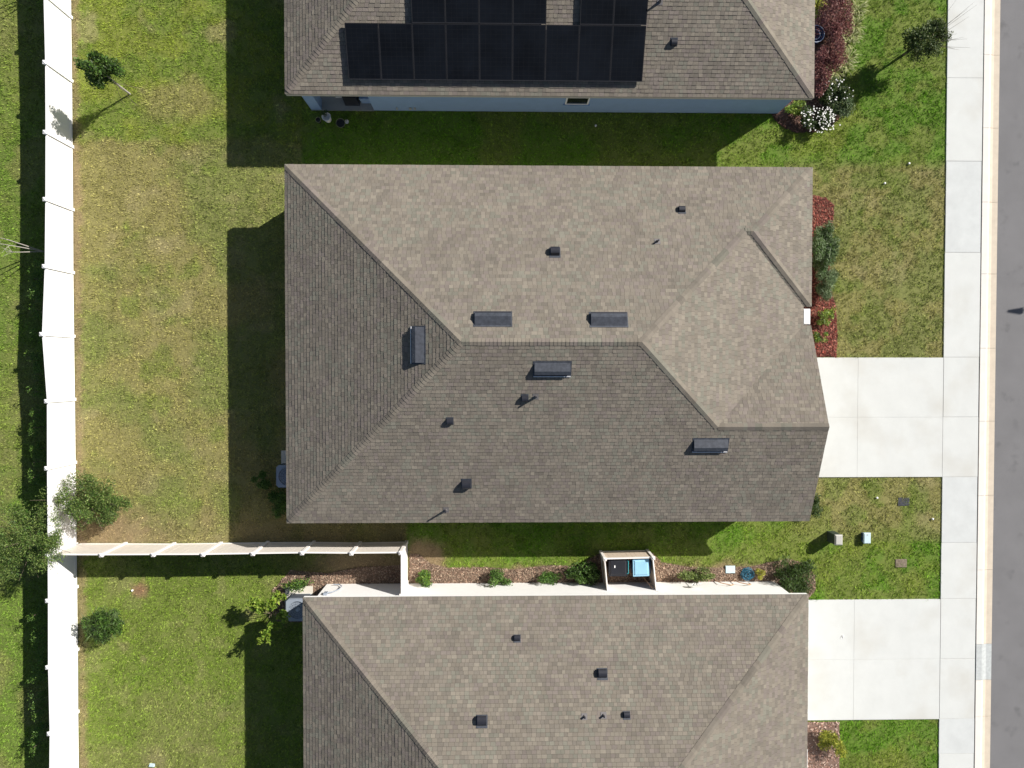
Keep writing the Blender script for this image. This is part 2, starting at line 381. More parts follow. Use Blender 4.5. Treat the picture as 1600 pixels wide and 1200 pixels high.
CY = [26, 22.8, 19.7, 16.7, 13.59, 10.46, 7.27, 4.17, .95, -2.23, -5.48, -8.74, -12.01, -13.6, -15.22, -18.4, -21.6, -26]
for i in range(len(CY)-1):
    y1, y0 = CY[i]-.006, CY[i+1]+.006; pt = (i == 12)
    b = MB(); P_ = [(20.96, .045), (21.20, .05), (21.28, .035)]
    for (xa, za), (xb, zb) in zip(P_[:-1], P_[1:]):
        b.hexa([(xa, y0, -.2), (xb, y0, -.2), (xb, y1, -.2), (xa, y1, -.2)], [(xa, y0, za), (xb, y0, zb), (xb, y1, zb), (xa, y1, za)])
    b.build('curb_segment', M['patch'] if pt else M['curb'], cb)
    b = MB(); P_ = [(21.283, .033), (21.42, .0), (21.66, .008)]
    for (xa, za), (xb, zb) in zip(P_[:-1], P_[1:]):
        b.hexa([(xa, y0, -.2), (xb, y0, -.2), (xb, y1, -.2), (xa, y1, -.2)], [(xa, y0, za), (xb, y0, zb), (xb, y1, zb), (xa, y1, za)])
    b.build('gutter_segment', M['patch'] if pt else M['gutter'], cb)

# ------------------------------------------------------------------ mulch beds
def bed(P, label, cols, n, size=.05, name='mulch_bed'):
    P_ = np.array(P); lo = P_.min(0); hi = P_.max(0); g = np.random.default_rng(len(P)*7+n)
    out = []
    x = g.uniform(lo[0], hi[0], n*4); y = g.uniform(lo[1], hi[1], n*4); k = inpoly(x, y, P); x, y = x[k][:n], y[k][:n]; n = len(x)
    z = g.uniform(.0, .035, n); th = g.uniform(0, 6.28, n); L_ = g.uniform(.5, 1.2, n)*size; W = L_*g.uniform(.25, .6, n)
    a = np.stack([np.cos(th)*L_, np.sin(th)*L_, g.uniform(-.5, .5, n)*L_], -1); b = np.stack([-np.sin(th)*W, np.cos(th)*W, g.uniform(-.4, .4, n)*W], -1)
    c0 = np.stack([x, y, z], -1); V = np.stack([c0-a-b, c0+a-b, c0+a+b, c0-a+b], 1)
    cols = np.array(cols); t = cols[g.integers(0, len(cols), n)]*g.uniform(.5, 1.35, n)[:, None]
    # soil under the chips
    base = MB(); base.face([(p[0], p[1], .004) for p in P], tuple(cols.mean(0)*.55))
    bm = base.mesh('s', M['chip'])
    me = arr_mesh(name, V, 4, M['chip'], t)
    o = tag(link(name, me), label, 'mulch', kind='stuff')
    s = tag(link('bed_soil', bm), kind='structure')
RED = [(.22, .050, .034), (.17, .045, .034), (.33, .12, .085), (.12, .032, .026), (.20, .09, .06)]
BRN = [(.26, .165, .115), (.36, .27, .195), (.17, .11, .08), (.28, .20, .14)]
PNK = [(.34, .20, .15), (.45, .33, .27), (.20, .12, .09)]
bed(BEDS_RED, 'red wood mulch in the narrow bed in front of the middle house', RED, 9000)
bed(BED_TOP, 'dark red brown mulch bed around the front corner of the blue house', [(.17, .08, .055), (.25, .15, .11), (.11, .06, .05)], 6500)
bed(BED_LOW, 'pinkish brown mulch below the lower driveway beside the house front', PNK, 3500)
bed(BED_STRIP, 'brown bark mulch strip along the white wall of the lower house', BRN, 14000, .036)
bed(BED_AC, 'brown bark mulch around the air conditioner of the lower house', BRN, 6000, .036)

# ------------------------------------------------------------------ roofs
SL = 5/12; EV = 2.65
def clip(poly, a, b, c):
    """keep a*x+b*y+c >= 0"""
    out = []
    for i in range(len(poly)):
        p, q = poly[i-1], poly[i]; dp = a*p[0]+b*p[1]+c; dq = a*q[0]+b*q[1]+c
        if (dp >= 0) != (dq >= 0):
            t = dp/(dp-dq); out.append((p[0]+(q[0]-p[0])*t, p[1]+(q[1]-p[1])*t))
        if dq >= 0: out.append(q)
    return out
class Plane:
    """z = A x + B y + C ; rises away from its eave"""
    def __init__(s, side, eave, zE=EV):
        s.side = side; s.eave = eave
        s.A, s.B = {'N': (0, -SL), 'S': (0, SL), 'E': (-SL, 0), 'W': (SL, 0)}[side]
        s.C = zE-(s.A+s.B)*eave
        k = math.cos(math.atan(SL)); z = math.sin(math.atan(SL))
        s.u, s.v = {'S': ((1, 0, 0), (0, k, z)), 'N': ((-1, 0, 0), (0, -k, z)), 'E': ((0, 1, 0), (-k, 0, z)), 'W': ((0, -1, 0), (k, 0, z))}[side]
        s.u = np.array(s.u, float); s.v = np.array(s.v, float); s.n = np.cross(s.u, s.v)
        s.o = np.array({'S': (0, eave, zE), 'N': (0, eave, zE), 'E': (eave, 0, zE), 'W': (eave, 0, zE)}[side], float)
        s.k = k
    def z(s, x, y): return s.A*x+s.B*y+s.C
    def uv(s, x, y): p = np.array([x, y, s.z(x, y)])-s.o; return (p @ s.u, p @ s.v)
    def pt(s, u, v, h=0): return s.o+s.u*u+s.v*v+s.n*h
    def hit(s, px, py):
        d = RC @ np.array([(px-800)/F_PX, -(py-600)/F_PX, -1.0]); o = np.array([0, 0, H_CAM])
        nn = np.array([s.A, s.B, -1.0]); t = -(nn @ o+s.C)/(nn @ d); return o+d*t
    def frame(s, p):
        return Matrix(((s.u[0], s.v[0], s.n[0], p[0]), (s.u[1], s.v[1], s.n[1], p[1]), (s.u[2], s.v[2], s.n[2], p[2]), (0, 0, 0, 1)))
BIG = [(-40, -60), (40, -60), (40, 60), (-40, 60)]
def piece(me_, below=(), above=(), lim=()):
    p = clip(BIG, me_.A, me_.B, me_.C-EV)
    for q in below: p = clip(p, q.A-me_.A, q.B-me_.B, q.C-me_.C)
    for q in above: p = clip(p, me_.A-q.A, me_.B-q.B, me_.C-q.C)
    for l in lim: p = clip(p, *l)
    return p
TONES = (lambda t: t.mean(0)*np.array([.925, .905, .885])+(t-t.mean(0))*.70)(np.array([(.208, .186, .155), (.178, .162, .139), (.232, .210, .173), (.186, .184, .153), (.200, .174, .158), (.220, .196, .165)]))*1.04
EXPO = .143
def shingles(plane, pieces, g, mul=1.0):
    quads = []; tris_t = []
    uvp = []
    for pc in pieces:
        q = [plane.uv(*p) for p in pc]
        A_ = sum(q[i-1][0]*q[i][1]-q[i][0]*q[i-1][1] for i in range(len(q)))
        if A_ < 0: q = q[::-1]
        hp = []
        for i in range(len(q)):
            (x0, y0), (x1, y1) = q[i-1], q[i]; a, b = -(y1-y0), (x1-x0); L = math.hypot(a, b)
            if L > 1e-6: hp.append((a/L, b/L, -(a*x0+b*y0)/L))
        uvp.append((q, hp))
    allu = [p[0] for q, _ in uvp for p in q]; allv = [p[1] for q, _ in uvp for p in q]
    umin, umax, vmax = min(allu), max(allu), max(allv)
    V = []; T = []
    O, U_, V_, N_ = plane.o, plane.u, plane.v, plane.n
    k = 0
    while k*EXPO < vmax:
        v0 = k*EXPO-(.02 if k == 0 else 0); v1 = (k+1)*EXPO
        u = umin-random.random()*.3
        while u < umax:
            w = random.choice((.14, .16, .165, .18, .19, .22)); u2 = u+w
            pc_ = plane.pt(u+w/2, v0)
            blend = g[int((pc_[0]*1.1+100) % 60), int((pc_[1]*1.1+100) % 60)]
            i = random.choice((0, 1, 2, 5, 0, 1)) if random.random() < .72 else (3 if blend > .5 else 4)
            t = TONES[i]*(random.uniform(.88, 1.11)*mul*(.96+.08*blend)); th = random.choice((.007, .011, .015))
            for q, hp in uvp:
                poly = [(u+.003, v0+.006), (u2-.003, v0+.006), (u2-.003, v1), (u+.003, v1)]
                inside = all(a*x+b*y+c >= 0 for a, b, c in hp for x, y in poly)
                if not inside:
                    for a, b, c in hp:
                        poly = clip(poly, a, b, c)
                        if len(poly) < 3: break
                    if len(poly) < 3: continue
                top = [O+U_*x+V_*y+N_*(.002+th*(1-(y-v0)/EXPO*.85)) for x, y in poly]
                V.append(top); T.append(t)
                m = len(poly)
                for j in range(m):                      # butt and side edges
                    (xa, ya), (xb, yb) = poly[j-1], poly[j]
                    if ya > v1-.001 and yb > v1-.001: continue
                    V.append([O+U_*xa+V_*ya-N_*.004, O+U_*xb+V_*yb-N_*.004, top[j], top[j-1]]); T.append(t*.7)
            u = u2
        k += 1
    return V, T
def poly_mesh(name, V, T, mat_, org):
    me = bpy.data.meshes.new(name); cnt = np.array([len(v) for v in V]); tot = int(cnt.sum())
    co = np.concatenate([np.asarray(v) for v in V])-np.array(org)
    me.vertices.add(tot); me.vertices.foreach_set('co', co.astype(np.float32).ravel())
    me.loops.add(tot); me.loops.foreach_set('vertex_index', np.arange(tot, dtype=np.int32))
    st = np.concatenate([[0], np.cumsum(cnt)[:-1]]).astype(np.int32)
    me.polygons.add(len(V)); me.polygons.foreach_set('loop_start', st); me.polygons.foreach_set('loop_total', cnt.astype(np.int32))
    me.update(calc_edges=True)
    a = me.attributes.new('tint', 'FLOAT_COLOR', 'FACE'); c = np.ones((len(V), 4), np.float32); c[:, :3] = np.array(T)
    a.data.foreach_set('color', c.ravel()); me.materials.append(mat_); return me
def caps(segs, mul=1.0):
    V = []; T = []
    for (p0, p1, n1, n2) in segs:
        p0 = np.array(p0, float); p1 = np.array(p1, float); d = p1-p0; L = np.linalg.norm(d); d /= L
        if abs(p0[2]-EV) < .01: p0 = p0+d*.14; L -= .14
        sides = []
        for nn in (n1, n2):
            s_ = np.cross(d, nn); s_ = s_ if s_[2] < 0 or abs(s_[2]) < 1e-6 else -s_
            sides.append(s_/np.linalg.norm(s_))
        na = (n1+n2); na /= np.linalg.norm(na); nseg = int(L/EXPO)
        run = 0; tone = TONES[0]
        for k in range(nseg+1):
            a0 = k*L/(nseg+1); a1 = min(L, (k+1)*L/(nseg+1)+.015)
            if run <= 0: run = random.randint(1, 6); tone = TONES[random.randint(0, 5)]*random.uniform(.90, 1.10)
            run -= 1; t = tone*random.uniform(.92, 1.06)*mul*.95
            lo, hi = .030+random.uniform(0, .005), .020
            R0 = p0+d*a0+na*lo; R1 = p0+d*a1+na*hi
            for s_, nn in zip(sides, (n1, n2)):
                w = .135+random.uniform(-.006, .006)
                E0 = p0+d*a0+s_*w+nn*(lo-.008); E1 = p0+d*a1+s_*w+nn*(hi-.004)
                V.append([R0, R1, E1, E0]); T.append(t)
                B0 = E0-nn*.03; B1 = E1-nn*.022
                V.append([E0, E1, B1, B0]); T.append(t*.8)
                V.append([R0, E0, B0, R0-na*.03]); T.append(t*.85)
    return V, T

def fascia_ring(x0, x1, y0, y1, mat_, parent, z0=2.44, z1=2.628, t=.025):
    for (a, b, c, d) in ((x0+.01, x1-.01, y0+.01, y0+.01+t), (x0+.01, x1-.01, y1-.01-t, y1-.01), (x0+.01, x0+.01+t, y0+.01+t, y1-.01-t), (x1-.01-t, x1-.01, y0+.01+t, y1-.01-t)):
        b_ = MB(); b_.box(a, b, c, d, z0, z1); b_.build('fascia', mat_, parent)

def box_vent(root, plane, px, py, s=.30):
    p = plane.hit(px, py); F = plane.frame(p); b = MB()
    b.box(-s*.62, s*.62, -s*.6, s*.75, .002, .02)                      # flange
    o = b.build('roof_vent', M['ventm'], root, frame=F)
    h = MB(); n = 7; w = s*.5; H = s*.62                               # curved hood, open downslope
    prof = [(-w, H*.62)]+[(-w+(2*w)*(i/n), H*(.62+.38*math.sin(math.pi*(.12+.88*i/n))) if i < n else .02) for i in range(1, n+1)]
    for (ya, za), (yb, zb) in zip(prof[:-1], prof[1:]):
        h.face([(-w, ya, za), (w, ya, za), (w, yb, zb), (-w, yb, zb)])
    for sx in (-w, w):
        h.face([(sx, -w, .02)]+[(sx, y, z) for y, z in prof])
    h.face([(-w, -w+.03, .02), (w, -w+.03, .02), (w, -w+.03, H*.62), (-w, -w+.03, H*.62)])
    h.build('hood', M['black'], o, frame=F)
def slant_vent(root, plane, px, py, L=1.28, W=.42):
    p = plane.hit(px, py); F = plane.frame(p); b = MB()
    b.box(-L/2-.05, L/2+.05, -W/2-.13, W/2+.06, .002, .018)
    o = b.build('ridge_vent', M['ventm'], root, frame=F)
    h = MB(); z1 = .17; ys_ = [(-W/2, z1-.012), (-W*.16, z1+.004), (W/2, .02)]
    for (ya, za), (yb, zb) in zip(ys_[:-1], ys_[1:]):
        h.hexa([(-L/2, ya, za-.012), (L/2, ya, za-.012), (L/2, yb, zb-.01), (-L/2, yb, zb-.01)], [(-L/2, ya, za), (L/2, ya, za), (L/2, yb, zb), (-L/2, yb, zb)])
    for sx in (-L/2, L/2-.012):
        h.hexa([(sx, -W/2, .018), (sx+.012, -W/2, .018), (sx+.012, W/2-.01, .018), (sx, W/2-.01, .018)], [(sx, -W/2, z1-.02), (sx+.012, -W/2, z1-.02), (sx+.012, W/2-.01, .022), (sx, W/2-.01, .022)])
    h.build('hood', M['ventm'], o, frame=F)
    if plane.side == 'N': q_ = MB(); q_.box(-L/2, L/2, -W/2-.06, -W/2, .018, .14); q_.build('opening', M['black'], o, frame=F); return
    l = MB(); l.box(-L/2-.03, L/2+.03, -W/2-.125, -W/2-.095, .018, .045); l.build('drip_lip', M['lip'], o, frame=F)
    q = MB(); q.box(-L/2+.03, L/2-.03, -W/2+.05, -W/2+.07, .018, z1-.03); q.build('opening', M['black'], o, frame=F)
def pipe(root, plane, px, py, h=.42, r=.035):
    p = plane.hit(px, py); b = MB()
    b.tube([(p[0], p[1], p[2]-.02), (p[0], p[1], p[2]+h)], r, 10); o = b.build('vent_pipe', M['black'], root)
    f = MB(); f.box(-.11, .11, -.10, .13, .006, .018); f.build('flashing', M['lead'], o, frame=plane.frame(p))
    c_ = MB(); c_.tube([(p[0], p[1], p[2]+.01), (p[0], p[1], p[2]+h*.4)], [r+.02, r+.01], 10); c_.build('collar', M['lead'], o)

def roof_parts(root, planes_pieces, segs, mul=1.0):
    g = np.random.default_rng(5).random((61, 61)); V = []; T = []
    dk = MB()
    for pl, pcs in planes_pieces:
        v, t = shingles(pl, pcs, g, mul); V += v; T += t
        for pc in pcs:
            dk.face([(x, y, pl.z(x, y)-.006) for x, y in pc]); dk.face([(x, y, pl.z(x, y)-.03) for x, y in reversed(pc)])
    dko = dk.build('roof', M['deck'], root)
    w = worg(root)
    o = link('shingles', poly_mesh('shingles', V, T, M['shingle'], w), dko); tag(o, kind='stuff')
    V, T = caps(segs, mul)
    o = link('cap_shingles', poly_mesh('cap_shingles', V, T, M['shingle'], w), dko); tag(o, kind='stuff')
    return dko
def p3(pl, x, y): return (x, y, pl.z(x, y))

# ---- middle house
hm = thing('house', (2.0, 1.0, 0), 'single storey house in the middle with five long metal vents on its roof', 'house')
xW, xE, xX, yS, yN = -8.27, 12.06, 12.38, -6.0, 7.97
pN, pS, pW, pE = Plane('N', yN), Plane('S', yS), Plane('W', xW), Plane('E', xE)
yw = 2.50; wE, wS = Plane('E', xX), Plane('S', yw)
yr = -2.12; gN = Plane('N', yr+(yr-yS))
xg = 12.37
lim_g = (-1, 0, xg)
PP = [(pN, [piece(pN, (pW, pE, pS)), piece(pN, (wE, wS), (pE,), [(0, -1, yN)])]),
      (pS, [piece(pS, (pW, pE, pN)), piece(pS, (gN,), (pE,), [lim_g])]),
      (pW, [piece(pW, (pN, pS))]),
      (pE, [piece(pE, (pN, pS), (), [(-1, 0, xE)])]),
      (wE, [piece(wE, (pN, wS), (), [(-1, 0, xX)])]),
      (wS, [piece(wS, (wE, pN), (pE,))]),
      (gN, [piece(gN, (pS,), (pE,), [lim_g, (0, -1, gN.eave)])])]
hw = (yN-yS)/2; ym = (yN+yS)/2; rz = EV+SL*hw
A_ = (xW+hw, ym, rz); B_ = (xE-hw, ym, rz)
Cx = xE-(yr-yS); zr = EV+SL*(yr-yS); C_ = (Cx, yr, zr)
ya = (yN+yw)/2; za = EV+SL*(yN-ya); ap0 = (xE-(yN-ya), ya, za); ap1 = (xX-(yN-ya), ya, za)
segs = [((xW, yN, EV), A_, pN.n, pW.n), ((xW, yS, EV), A_, pS.n, pW.n), (A_, B_, pN.n, pS.n), (ap0, B_, pN.n, pE.n), (ap0, ap1, pN.n, wS.n),
        ((xX, yN, EV), ap1, pN.n, wE.n), ((xX, yw, EV), ap1, wE.n, wS.n), (C_, B_, pS.n, pE.n), ((xg, yr, zr), C_, pS.n, gN.n)]
roof_m = roof_parts(hm, PP, segs)
fascia_ring(xW, xE, yS, yN, M['fascia'], hm)
b = MB(); b.box(xW+.04, xE-.04, yS+.04, yN-.04, 2.44, 2.46); b.build('soffit', M['white'], hm)
b = MB(); b.box(xE-.02, xX-.01, yw+.03, yN-.01, 2.44, 2.628); b.build('soffit', M['fascia'], hm)
b = MB(); b.box(-7.85, 11.7, -5.55, 7.55, 0, 2.43); b.build('wall', M['cream'], hm)
b = MB(); b.hexa([(11.7, -5.7, 2.44), (11.95, -5.7, 2.44), (11.95, 1.5, 2.44), (11.7, 1.5, 2.44)], [(11.7, -2.13, 4.1), (11.95, -2.13, 4.1), (11.95, -2.11, 4.1), (11.7, -2.11, 4.1)]); b.build('gable_wall', M['cream'], hm)
b = MB(); b.box(11.7, 11.95, -5.55, 1.4, 0, 2.43); b.build('garage_wall', M['cream'], hm)
for s_, (ya_, yb_) in enumerate(((yS, yr), (gN.eave, yr))):
    b = MB(); zt = lambda y_: EV+SL*abs(y_-ya_)-.034
    b.hexa([(xg-.03, ya_, zt(ya_)-.16), (xg-.005, ya_, zt(ya_)-.16), (xg-.005, yb_, zt(yb_)-.16), (xg-.03, yb_, zt(yb_)-.16)] if ya_ < yb_ else [(xg-.03, yb_, zt(yb_)-.16), (xg-.005, yb_, zt(yb_)-.16), (xg-.005, ya_, zt(ya_)-.16), (xg-.03, ya_, zt(ya_)-.16)],
           [(xg-.03, ya_, zt(ya_)), (xg-.005, ya_, zt(ya_)), (xg-.005, yb_, zt(yb_)), (xg-.03, yb_, zt(yb_))] if ya_ < yb_ else [(xg-.03, yb_, zt(yb_)), (xg-.005, yb_, zt(yb_)), (xg-.005, ya_, zt(ya_)), (xg-.03, ya_, zt(ya_))])
    b.build('rake_board', M['fascia'], hm)
b = MB(); b.box(12.075, 12.36, 1.80, 2.42, 2.38, 2.62, ch=.03); b.build('entry_ledge', M['white'], hm)
b = MB(); b.box(-4.2, 3.4, -5.61, -5.55, 0.9, 2.1); b.build('window', M['glass'], hm)
for q in ((770, 500), (951, 501)): slant_vent(roof_m, pN, *q)
slant_vent(roof_m, pW, 655, 539); slant_vent(roof_m, pS, 863, 575); slant_vent(roof_m, pS, 1110, 694)
box_vent(roof_m, pN, 867, 394, .33); box_vent(roof_m, pN, 1065, 328, .24); box_vent(roof_m, pS, 820, 622, .22); box_vent(roof_m, pS, 703, 658, .22); box_vent(roof_m, pS, 729, 756, .32)
pipe(roof_m, pN, 1027, 377, .22); pipe(roof_m, pS, 837, 620, .35); pipe(roof_m, pS, 697, 797, .42)

# ---- upper (blue) house with solar panels
ht = thing('house', (2.0, 17.0, 0), 'blue walled house at the top with rows of black solar panels on its roof', 'house')
tW, tE, tS, tN = -8.24, 12.41, 10.67, 24.6
qN, qS, qW, qE = Plane('N', tN), Plane('S', tS), Plane('W', tW), Plane('E', tE)
hw = (tN-tS)/2; ym = (tN+tS)/2; rz = EV+SL*hw; A_ = (tW+hw, ym, rz); B_ = (tE-hw, ym, rz)
roof_t = roof_parts(ht, [(qS, [piece(qS, (qW, qE, qN))]), (qW, [piece(qW, (qN, qS))]), (qE, [piece(qE, (qN, qS))]), (qN, [piece(qN, (qW, qE, qS))])],
           [((tW, tS, EV), A_, qS.n, qW.n), ((tE, tS, EV), B_, qS.n, qE.n), (A_, B_, qS.n, qN.n), ((tW, tN, EV), A_, qN.n, qW.n), ((tE, tN, EV), B_, qN.n, qE.n)], 1.04)
fascia_ring(tW, tE, tS, tN, M['fascia'], ht)
b = MB(); b.box(tW+.04, tE-.04, tS+.04, tN-.04, 2.44, 2.46); b.build('soffit', M['white'], ht)
wy = 11.02
b = MB()                                                     # blue walls round a recessed patio corner
b.box(-5.25, 12.02, wy, wy+.2, 0, 2.43); b.box(-5.25, -5.05, wy+.2, 14, 0, 2.43); b.box(11.82, 12.02, wy+.2, 24.2, 0, 2.43); b.box(-7.9, -7.7, 14, 24.2, 0, 2.43); b.box(-7.7, -5.05, 14, 14.2, 0, 2.43); b.box(-7.7, 11.82, 24.0, 24.2, 0, 2.43)
b.build('wall', M['blue'], ht)
b = MB(); b.box(-7.9, -7.46, wy, wy+.44, 0, 2.43); b.build('column', M['blue'], ht)
b = MB(); b.box(-7.9, -5.26, wy-.02, 13.99, -.1, .05); b.build('patio_slab', M['patiofloor'], ht)
wf = at(905, 157, 1.7); b = MB()
wx0, wx1 = at(885, 157, 1.6)[0], at(922, 157, 1.6)[0]
for q in ((wx0, wx1, 0.95, 1.01), (wx0, wx1, 2.27, 2.33), (wx0, wx0+.06, 1.01, 2.27), (wx1-.06, wx1, 1.01, 2.27)): b.box(q[0], q[1], wy-.04, wy-.003, q[2], q[3])
wo = b.build('window', M['white'], ht)
b = MB(); b.box(wx0+.06, wx1-.06, wy-.02, wy-.004, 1.01, 2.27); b.build('pane', M['glass'], wo)
b = MB(); b.box(wx0+.06, wx1-.06, wy-.032, wy-.021, 1.62, 1.66); b.build('sash_bar', M['white'], wo)
b = MB(); b.box(wx0-.06, wx1+.06, wy-.08, wy-.003, .88, .949); b.build('sill', M['blue'], wo)
for (px, w_) in ((620, .05), (641, .10), (648, .08)):
    p = at(px, 169, .35); b = MB(); b.box(p[0]-w_/2, p[0]+w_/2, wy-.05, wy-.003, .25, .40); b.build('wall_outlet', M['util'], ht)
box_vent(roof_t, qS, 1053, 66, .22); pipe(roof_t, qS, 1031, 3, .42)
# solar panels: measured on the slope, lifted on rails
pr = [qS.hit(x, 123) for x in (546, 1003)]; PW = (pr[1][0]-pr[0][0])/9.0; v_lo = qS.uv(pr[0][0], pr[0][1])[1]-.02
v_hi = qS.uv(*qS.hit(800, 38)[:2])[1]; PL = v_hi-v_lo
u0 = pr[0][0]
def solar(u, v):
    F = qS.frame(qS.pt(u, v)); b = MB(); g = .010; W, L = PW-g, PL-g; zb, zt = .10, .145
    b.box(0, W, 0, L, zb, zt-.004); o = b.build('solar_panel', M['panel'], roof_t, frame=F)
    f = MB()
    for q in ((0, W, 0, .018), (0, W, L-.010, L), (0, .007, .018, L-.010), (W-.007, W, .018, L-.010)): f.box(q[0], q[1], q[2], q[3], zt-.0035, zt)
    f.build('frame', M['alu'], o, frame=F)
    c_ = MB(); nx_, ny_ = 6, 12; cw = (W-.06)/nx_; cl = (L-.06)/ny_
    for i in range(nx_):
        for j in range(ny_): c_.box(.03+i*cw+.004, .03+(i+1)*cw-.004, .03+j*cl+.004, .03+(j+1)*cl-.004, zt-.004, zt-.0025)
    co = c_.build('cells', M['cell'], o, frame=F)
for i in range(9): solar(u0+i*PW, v_lo)
xr = qS.hit(650, 36)[0]; i0 = 2
for i in (2, 3, 4, 5, 7, 8): solar(u0+i*PW, v_lo+PL+.01)
for i in (2, 3, 4, 5, 6, 7, 8): solar(u0+i*PW, v_lo+2*PL+.02)
for vv in (.35, PL-.35):
    b = MB(); b.box(.02, 9*PW-.05, vv, vv+.04, .012, .10); b.build('mounting_rail', M['alu'], roof_t, frame=qS.frame(qS.pt(u0, v_lo)))

# ---- lower house
hl = thing('house', (2.3, -16.0, 0), 'white walled house at the bottom with a plain hip roof and small vents', 'house')
lW, lE, lN, lS = -7.66, 12.36, -8.93, -22.9
rN, rS, rW, rE = Plane('N', lN), Plane('S', lS), Plane('W', lW), Plane('E', lE)
hw = (lN-lS)/2; ym = (lN+lS)/2; rz = EV+SL*hw; A_ = (lW+hw, ym, rz); B_ = (lE-hw, ym, rz)
roof_l = roof_parts(hl, [(rN, [piece(rN, (rW, rE, rS))]), (rW, [piece(rW, (rN, rS))]), (rE, [piece(rE, (rN, rS))]), (rS, [piece(rS, (rW, rE, rN))])],
           [((lW, lN, EV), A_, rN.n, rW.n), ((lE, lN, EV), B_, rN.n, rE.n), (A_, B_, rN.n, rS.n), ((lW, lS, EV), A_, rS.n, rW.n), ((lE, lS, EV), B_, rS.n, rE.n)], .98)
fascia_ring(lW, lE, lS, lN, M['white'], hl)
b = MB(); b.box(lW+.04, lE-.04, lS+.04, lN-.04, 2.44, 2.46); b.build('soffit', M['white'], hl)
b = MB(); b.box(-7.35, 12.01, -22.6, -9.2, 0, 2.43); b.build('wall', M['white'], hl)
b = MB(); b.box(12.38, 12.58, -17.0, -15.42, 0, 2.2); b.build('front_pier', M['white'], hl)
b = MB(); p = at(515, 920, 1.0); pz = -9.2+.07
b.tube([(-7.0, pz, .3), (-6.75, pz, .32), (-6.60, pz, .55), (-6.62, pz, 1.0), (-6.8, pz, 1.35), (-7.02, pz, 1.45)], .022, 8); b.build('refrigerant_line', M['acgrey'], hl)
b = MB(); b.box(-7.12, -6.98, -9.196, -9.10, 1.35, 1.6); b.build('disconnect_box', M['acgrey'], hl)
for q, s_ in (((808, 997), .22), ((941, 1052), .32), ((753, 1126), .34), ((979, 1117), .22)): box_vent(roof_l, rN, *q, s_)
pipe(roof_l, rN, 913, 1119, .15); pipe(roof_l, rN, 943, 1117, .18)

# ------------------------------------------------------------------ fences
def fence(name, label, posts, h, mat_, group=None, plank=.19, post=.127, lean=None, ends=(True, True), capw=.155, matp=None):
    matp = matp or mat_
    root = thing(name, (posts[0][0], posts[0][1], 0), label, 'fence', group)
    lean = lean or [(0, 0)]*len(posts)
    for i, (x, y) in enumerate(posts):
        if (i == 0 and not ends[0]) or (i == len(posts)-1 and not ends[1]): continue
        lx, ly = lean[i]; w = post/2; b = MB()
        b.hexa([(x-w, y-w, -.1), (x+w, y-w, -.1), (x+w, y+w, -.1), (x-w, y+w, -.1)], [(x-w+lx, y-w+ly, h+.05), (x+w+lx, y-w+ly, h+.05), (x+w+lx, y+w+ly, h+.05), (x-w+lx, y+w+ly, h+.05)])
        po = b.build('post', matp, root)
        c_ = MB(); w = capw/2; X0, Y0 = x+lx, y+ly
        c_.box(X0-w, X0+w, Y0-w, Y0+w, h+.051, h+.085)
        c_.hexa([(X0-w*.92, Y0-w*.92, h+.085), (X0+w*.92, Y0-w*.92, h+.085), (X0+w*.92, Y0+w*.92, h+.085), (X0-w*.92, Y0+w*.92, h+.085)], [(X0-.015, Y0-.015, h+.125), (X0+.015, Y0-.015, h+.125), (X0+.015, Y0+.015, h+.125), (X0-.015, Y0+.015, h+.125)])
        c_.build('post_cap', matp, po)
    for i in range(len(posts)-1):
        p = np.array(posts[i]); q = np.array(posts[i+1]); d = q-p; L = np.linalg.norm(d); d /= L; n_ = np.array([-d[1], d[0]])
        l0, l1 = np.array(lean[i]), np.array(lean[i+1]); a0, a1 = post/2-.01, L-post/2+.01
        def pt(s, z, off): t = s/L; return (*(p+d*s+n_*off+(l0+(l1-l0)*t)*(z/h)), z)
        k = max(3, round((a1-a0)/plank)); w_ = (a1-a0)/k; b = MB(); zb, zt = .09, h-.06
        for j in range(k):
            s0, s1 = a0+j*w_+.003, a0+(j+1)*w_-.003; e = .012; j_ = random.uniform(-.0015, .0015)
            b.hexa([pt(s0, zb, -.011+j_), pt(s1, zb, -.011+j_), pt(s1, zb, .011+j_), pt(s0, zb, .011+j_)], [pt(s0, zt, -.011+j_), pt(s1, zt, -.011+j_), pt(s1, zt, .011+j_), pt(s0, zt, .011+j_)])
        b.hexa([pt(a0, zb, -.005), pt(a1, zb, -.005), pt(a1, zb, .005), pt(a0, zb, .005)], [pt(a0, zt, -.005), pt(a1, zt, -.005), pt(a1, zt, .005), pt(a0, zt, .005)])
        b.build('planks', mat_, root)
        for (z0, z1, nm) in ((0.02, .16, 'bottom_rail'), (h-.13, h, 'top_rail')):
            b = MB(); b.hexa([pt(a0, z0, -.022), pt(a1, z0, -.022), pt(a1, z0, .022), pt(a0, z0, .022)], [pt(a0, z1, -.022), pt(a1, z1, -.022), pt(a1, z1, .022), pt(a0, z1, .022)])
            b.build(nm, matp, root)
    return root
FX = -17.98
fy = [20.1, 17.45, 14.8, 12.14, 9.40, 6.76, 4.11, 1.42, -1.25, -3.93, -7.42, -9.25, -11.94, -14.63, -17.3, -20.0]
lean_x = [0, 0, .03, .06, .05, .02, -.02, -.16, .0, -.03, -.05, -.06, -.09, -.04, -.1, -.1]
fx = [FX+.04, FX+.04, FX+.04, FX+.04, FX+.03, FX+.02, FX, FX, FX, FX, FX, FX+.0, FX-.0, FX-.02, FX-.02, FX-.02]
fence('privacy_fence', 'long white vinyl privacy fence running the full height of the picture at left', list(zip(fx, fy)), 1.82, M['vinyl'], lean=[(a, 0) for a in lean_x], plank=.24)
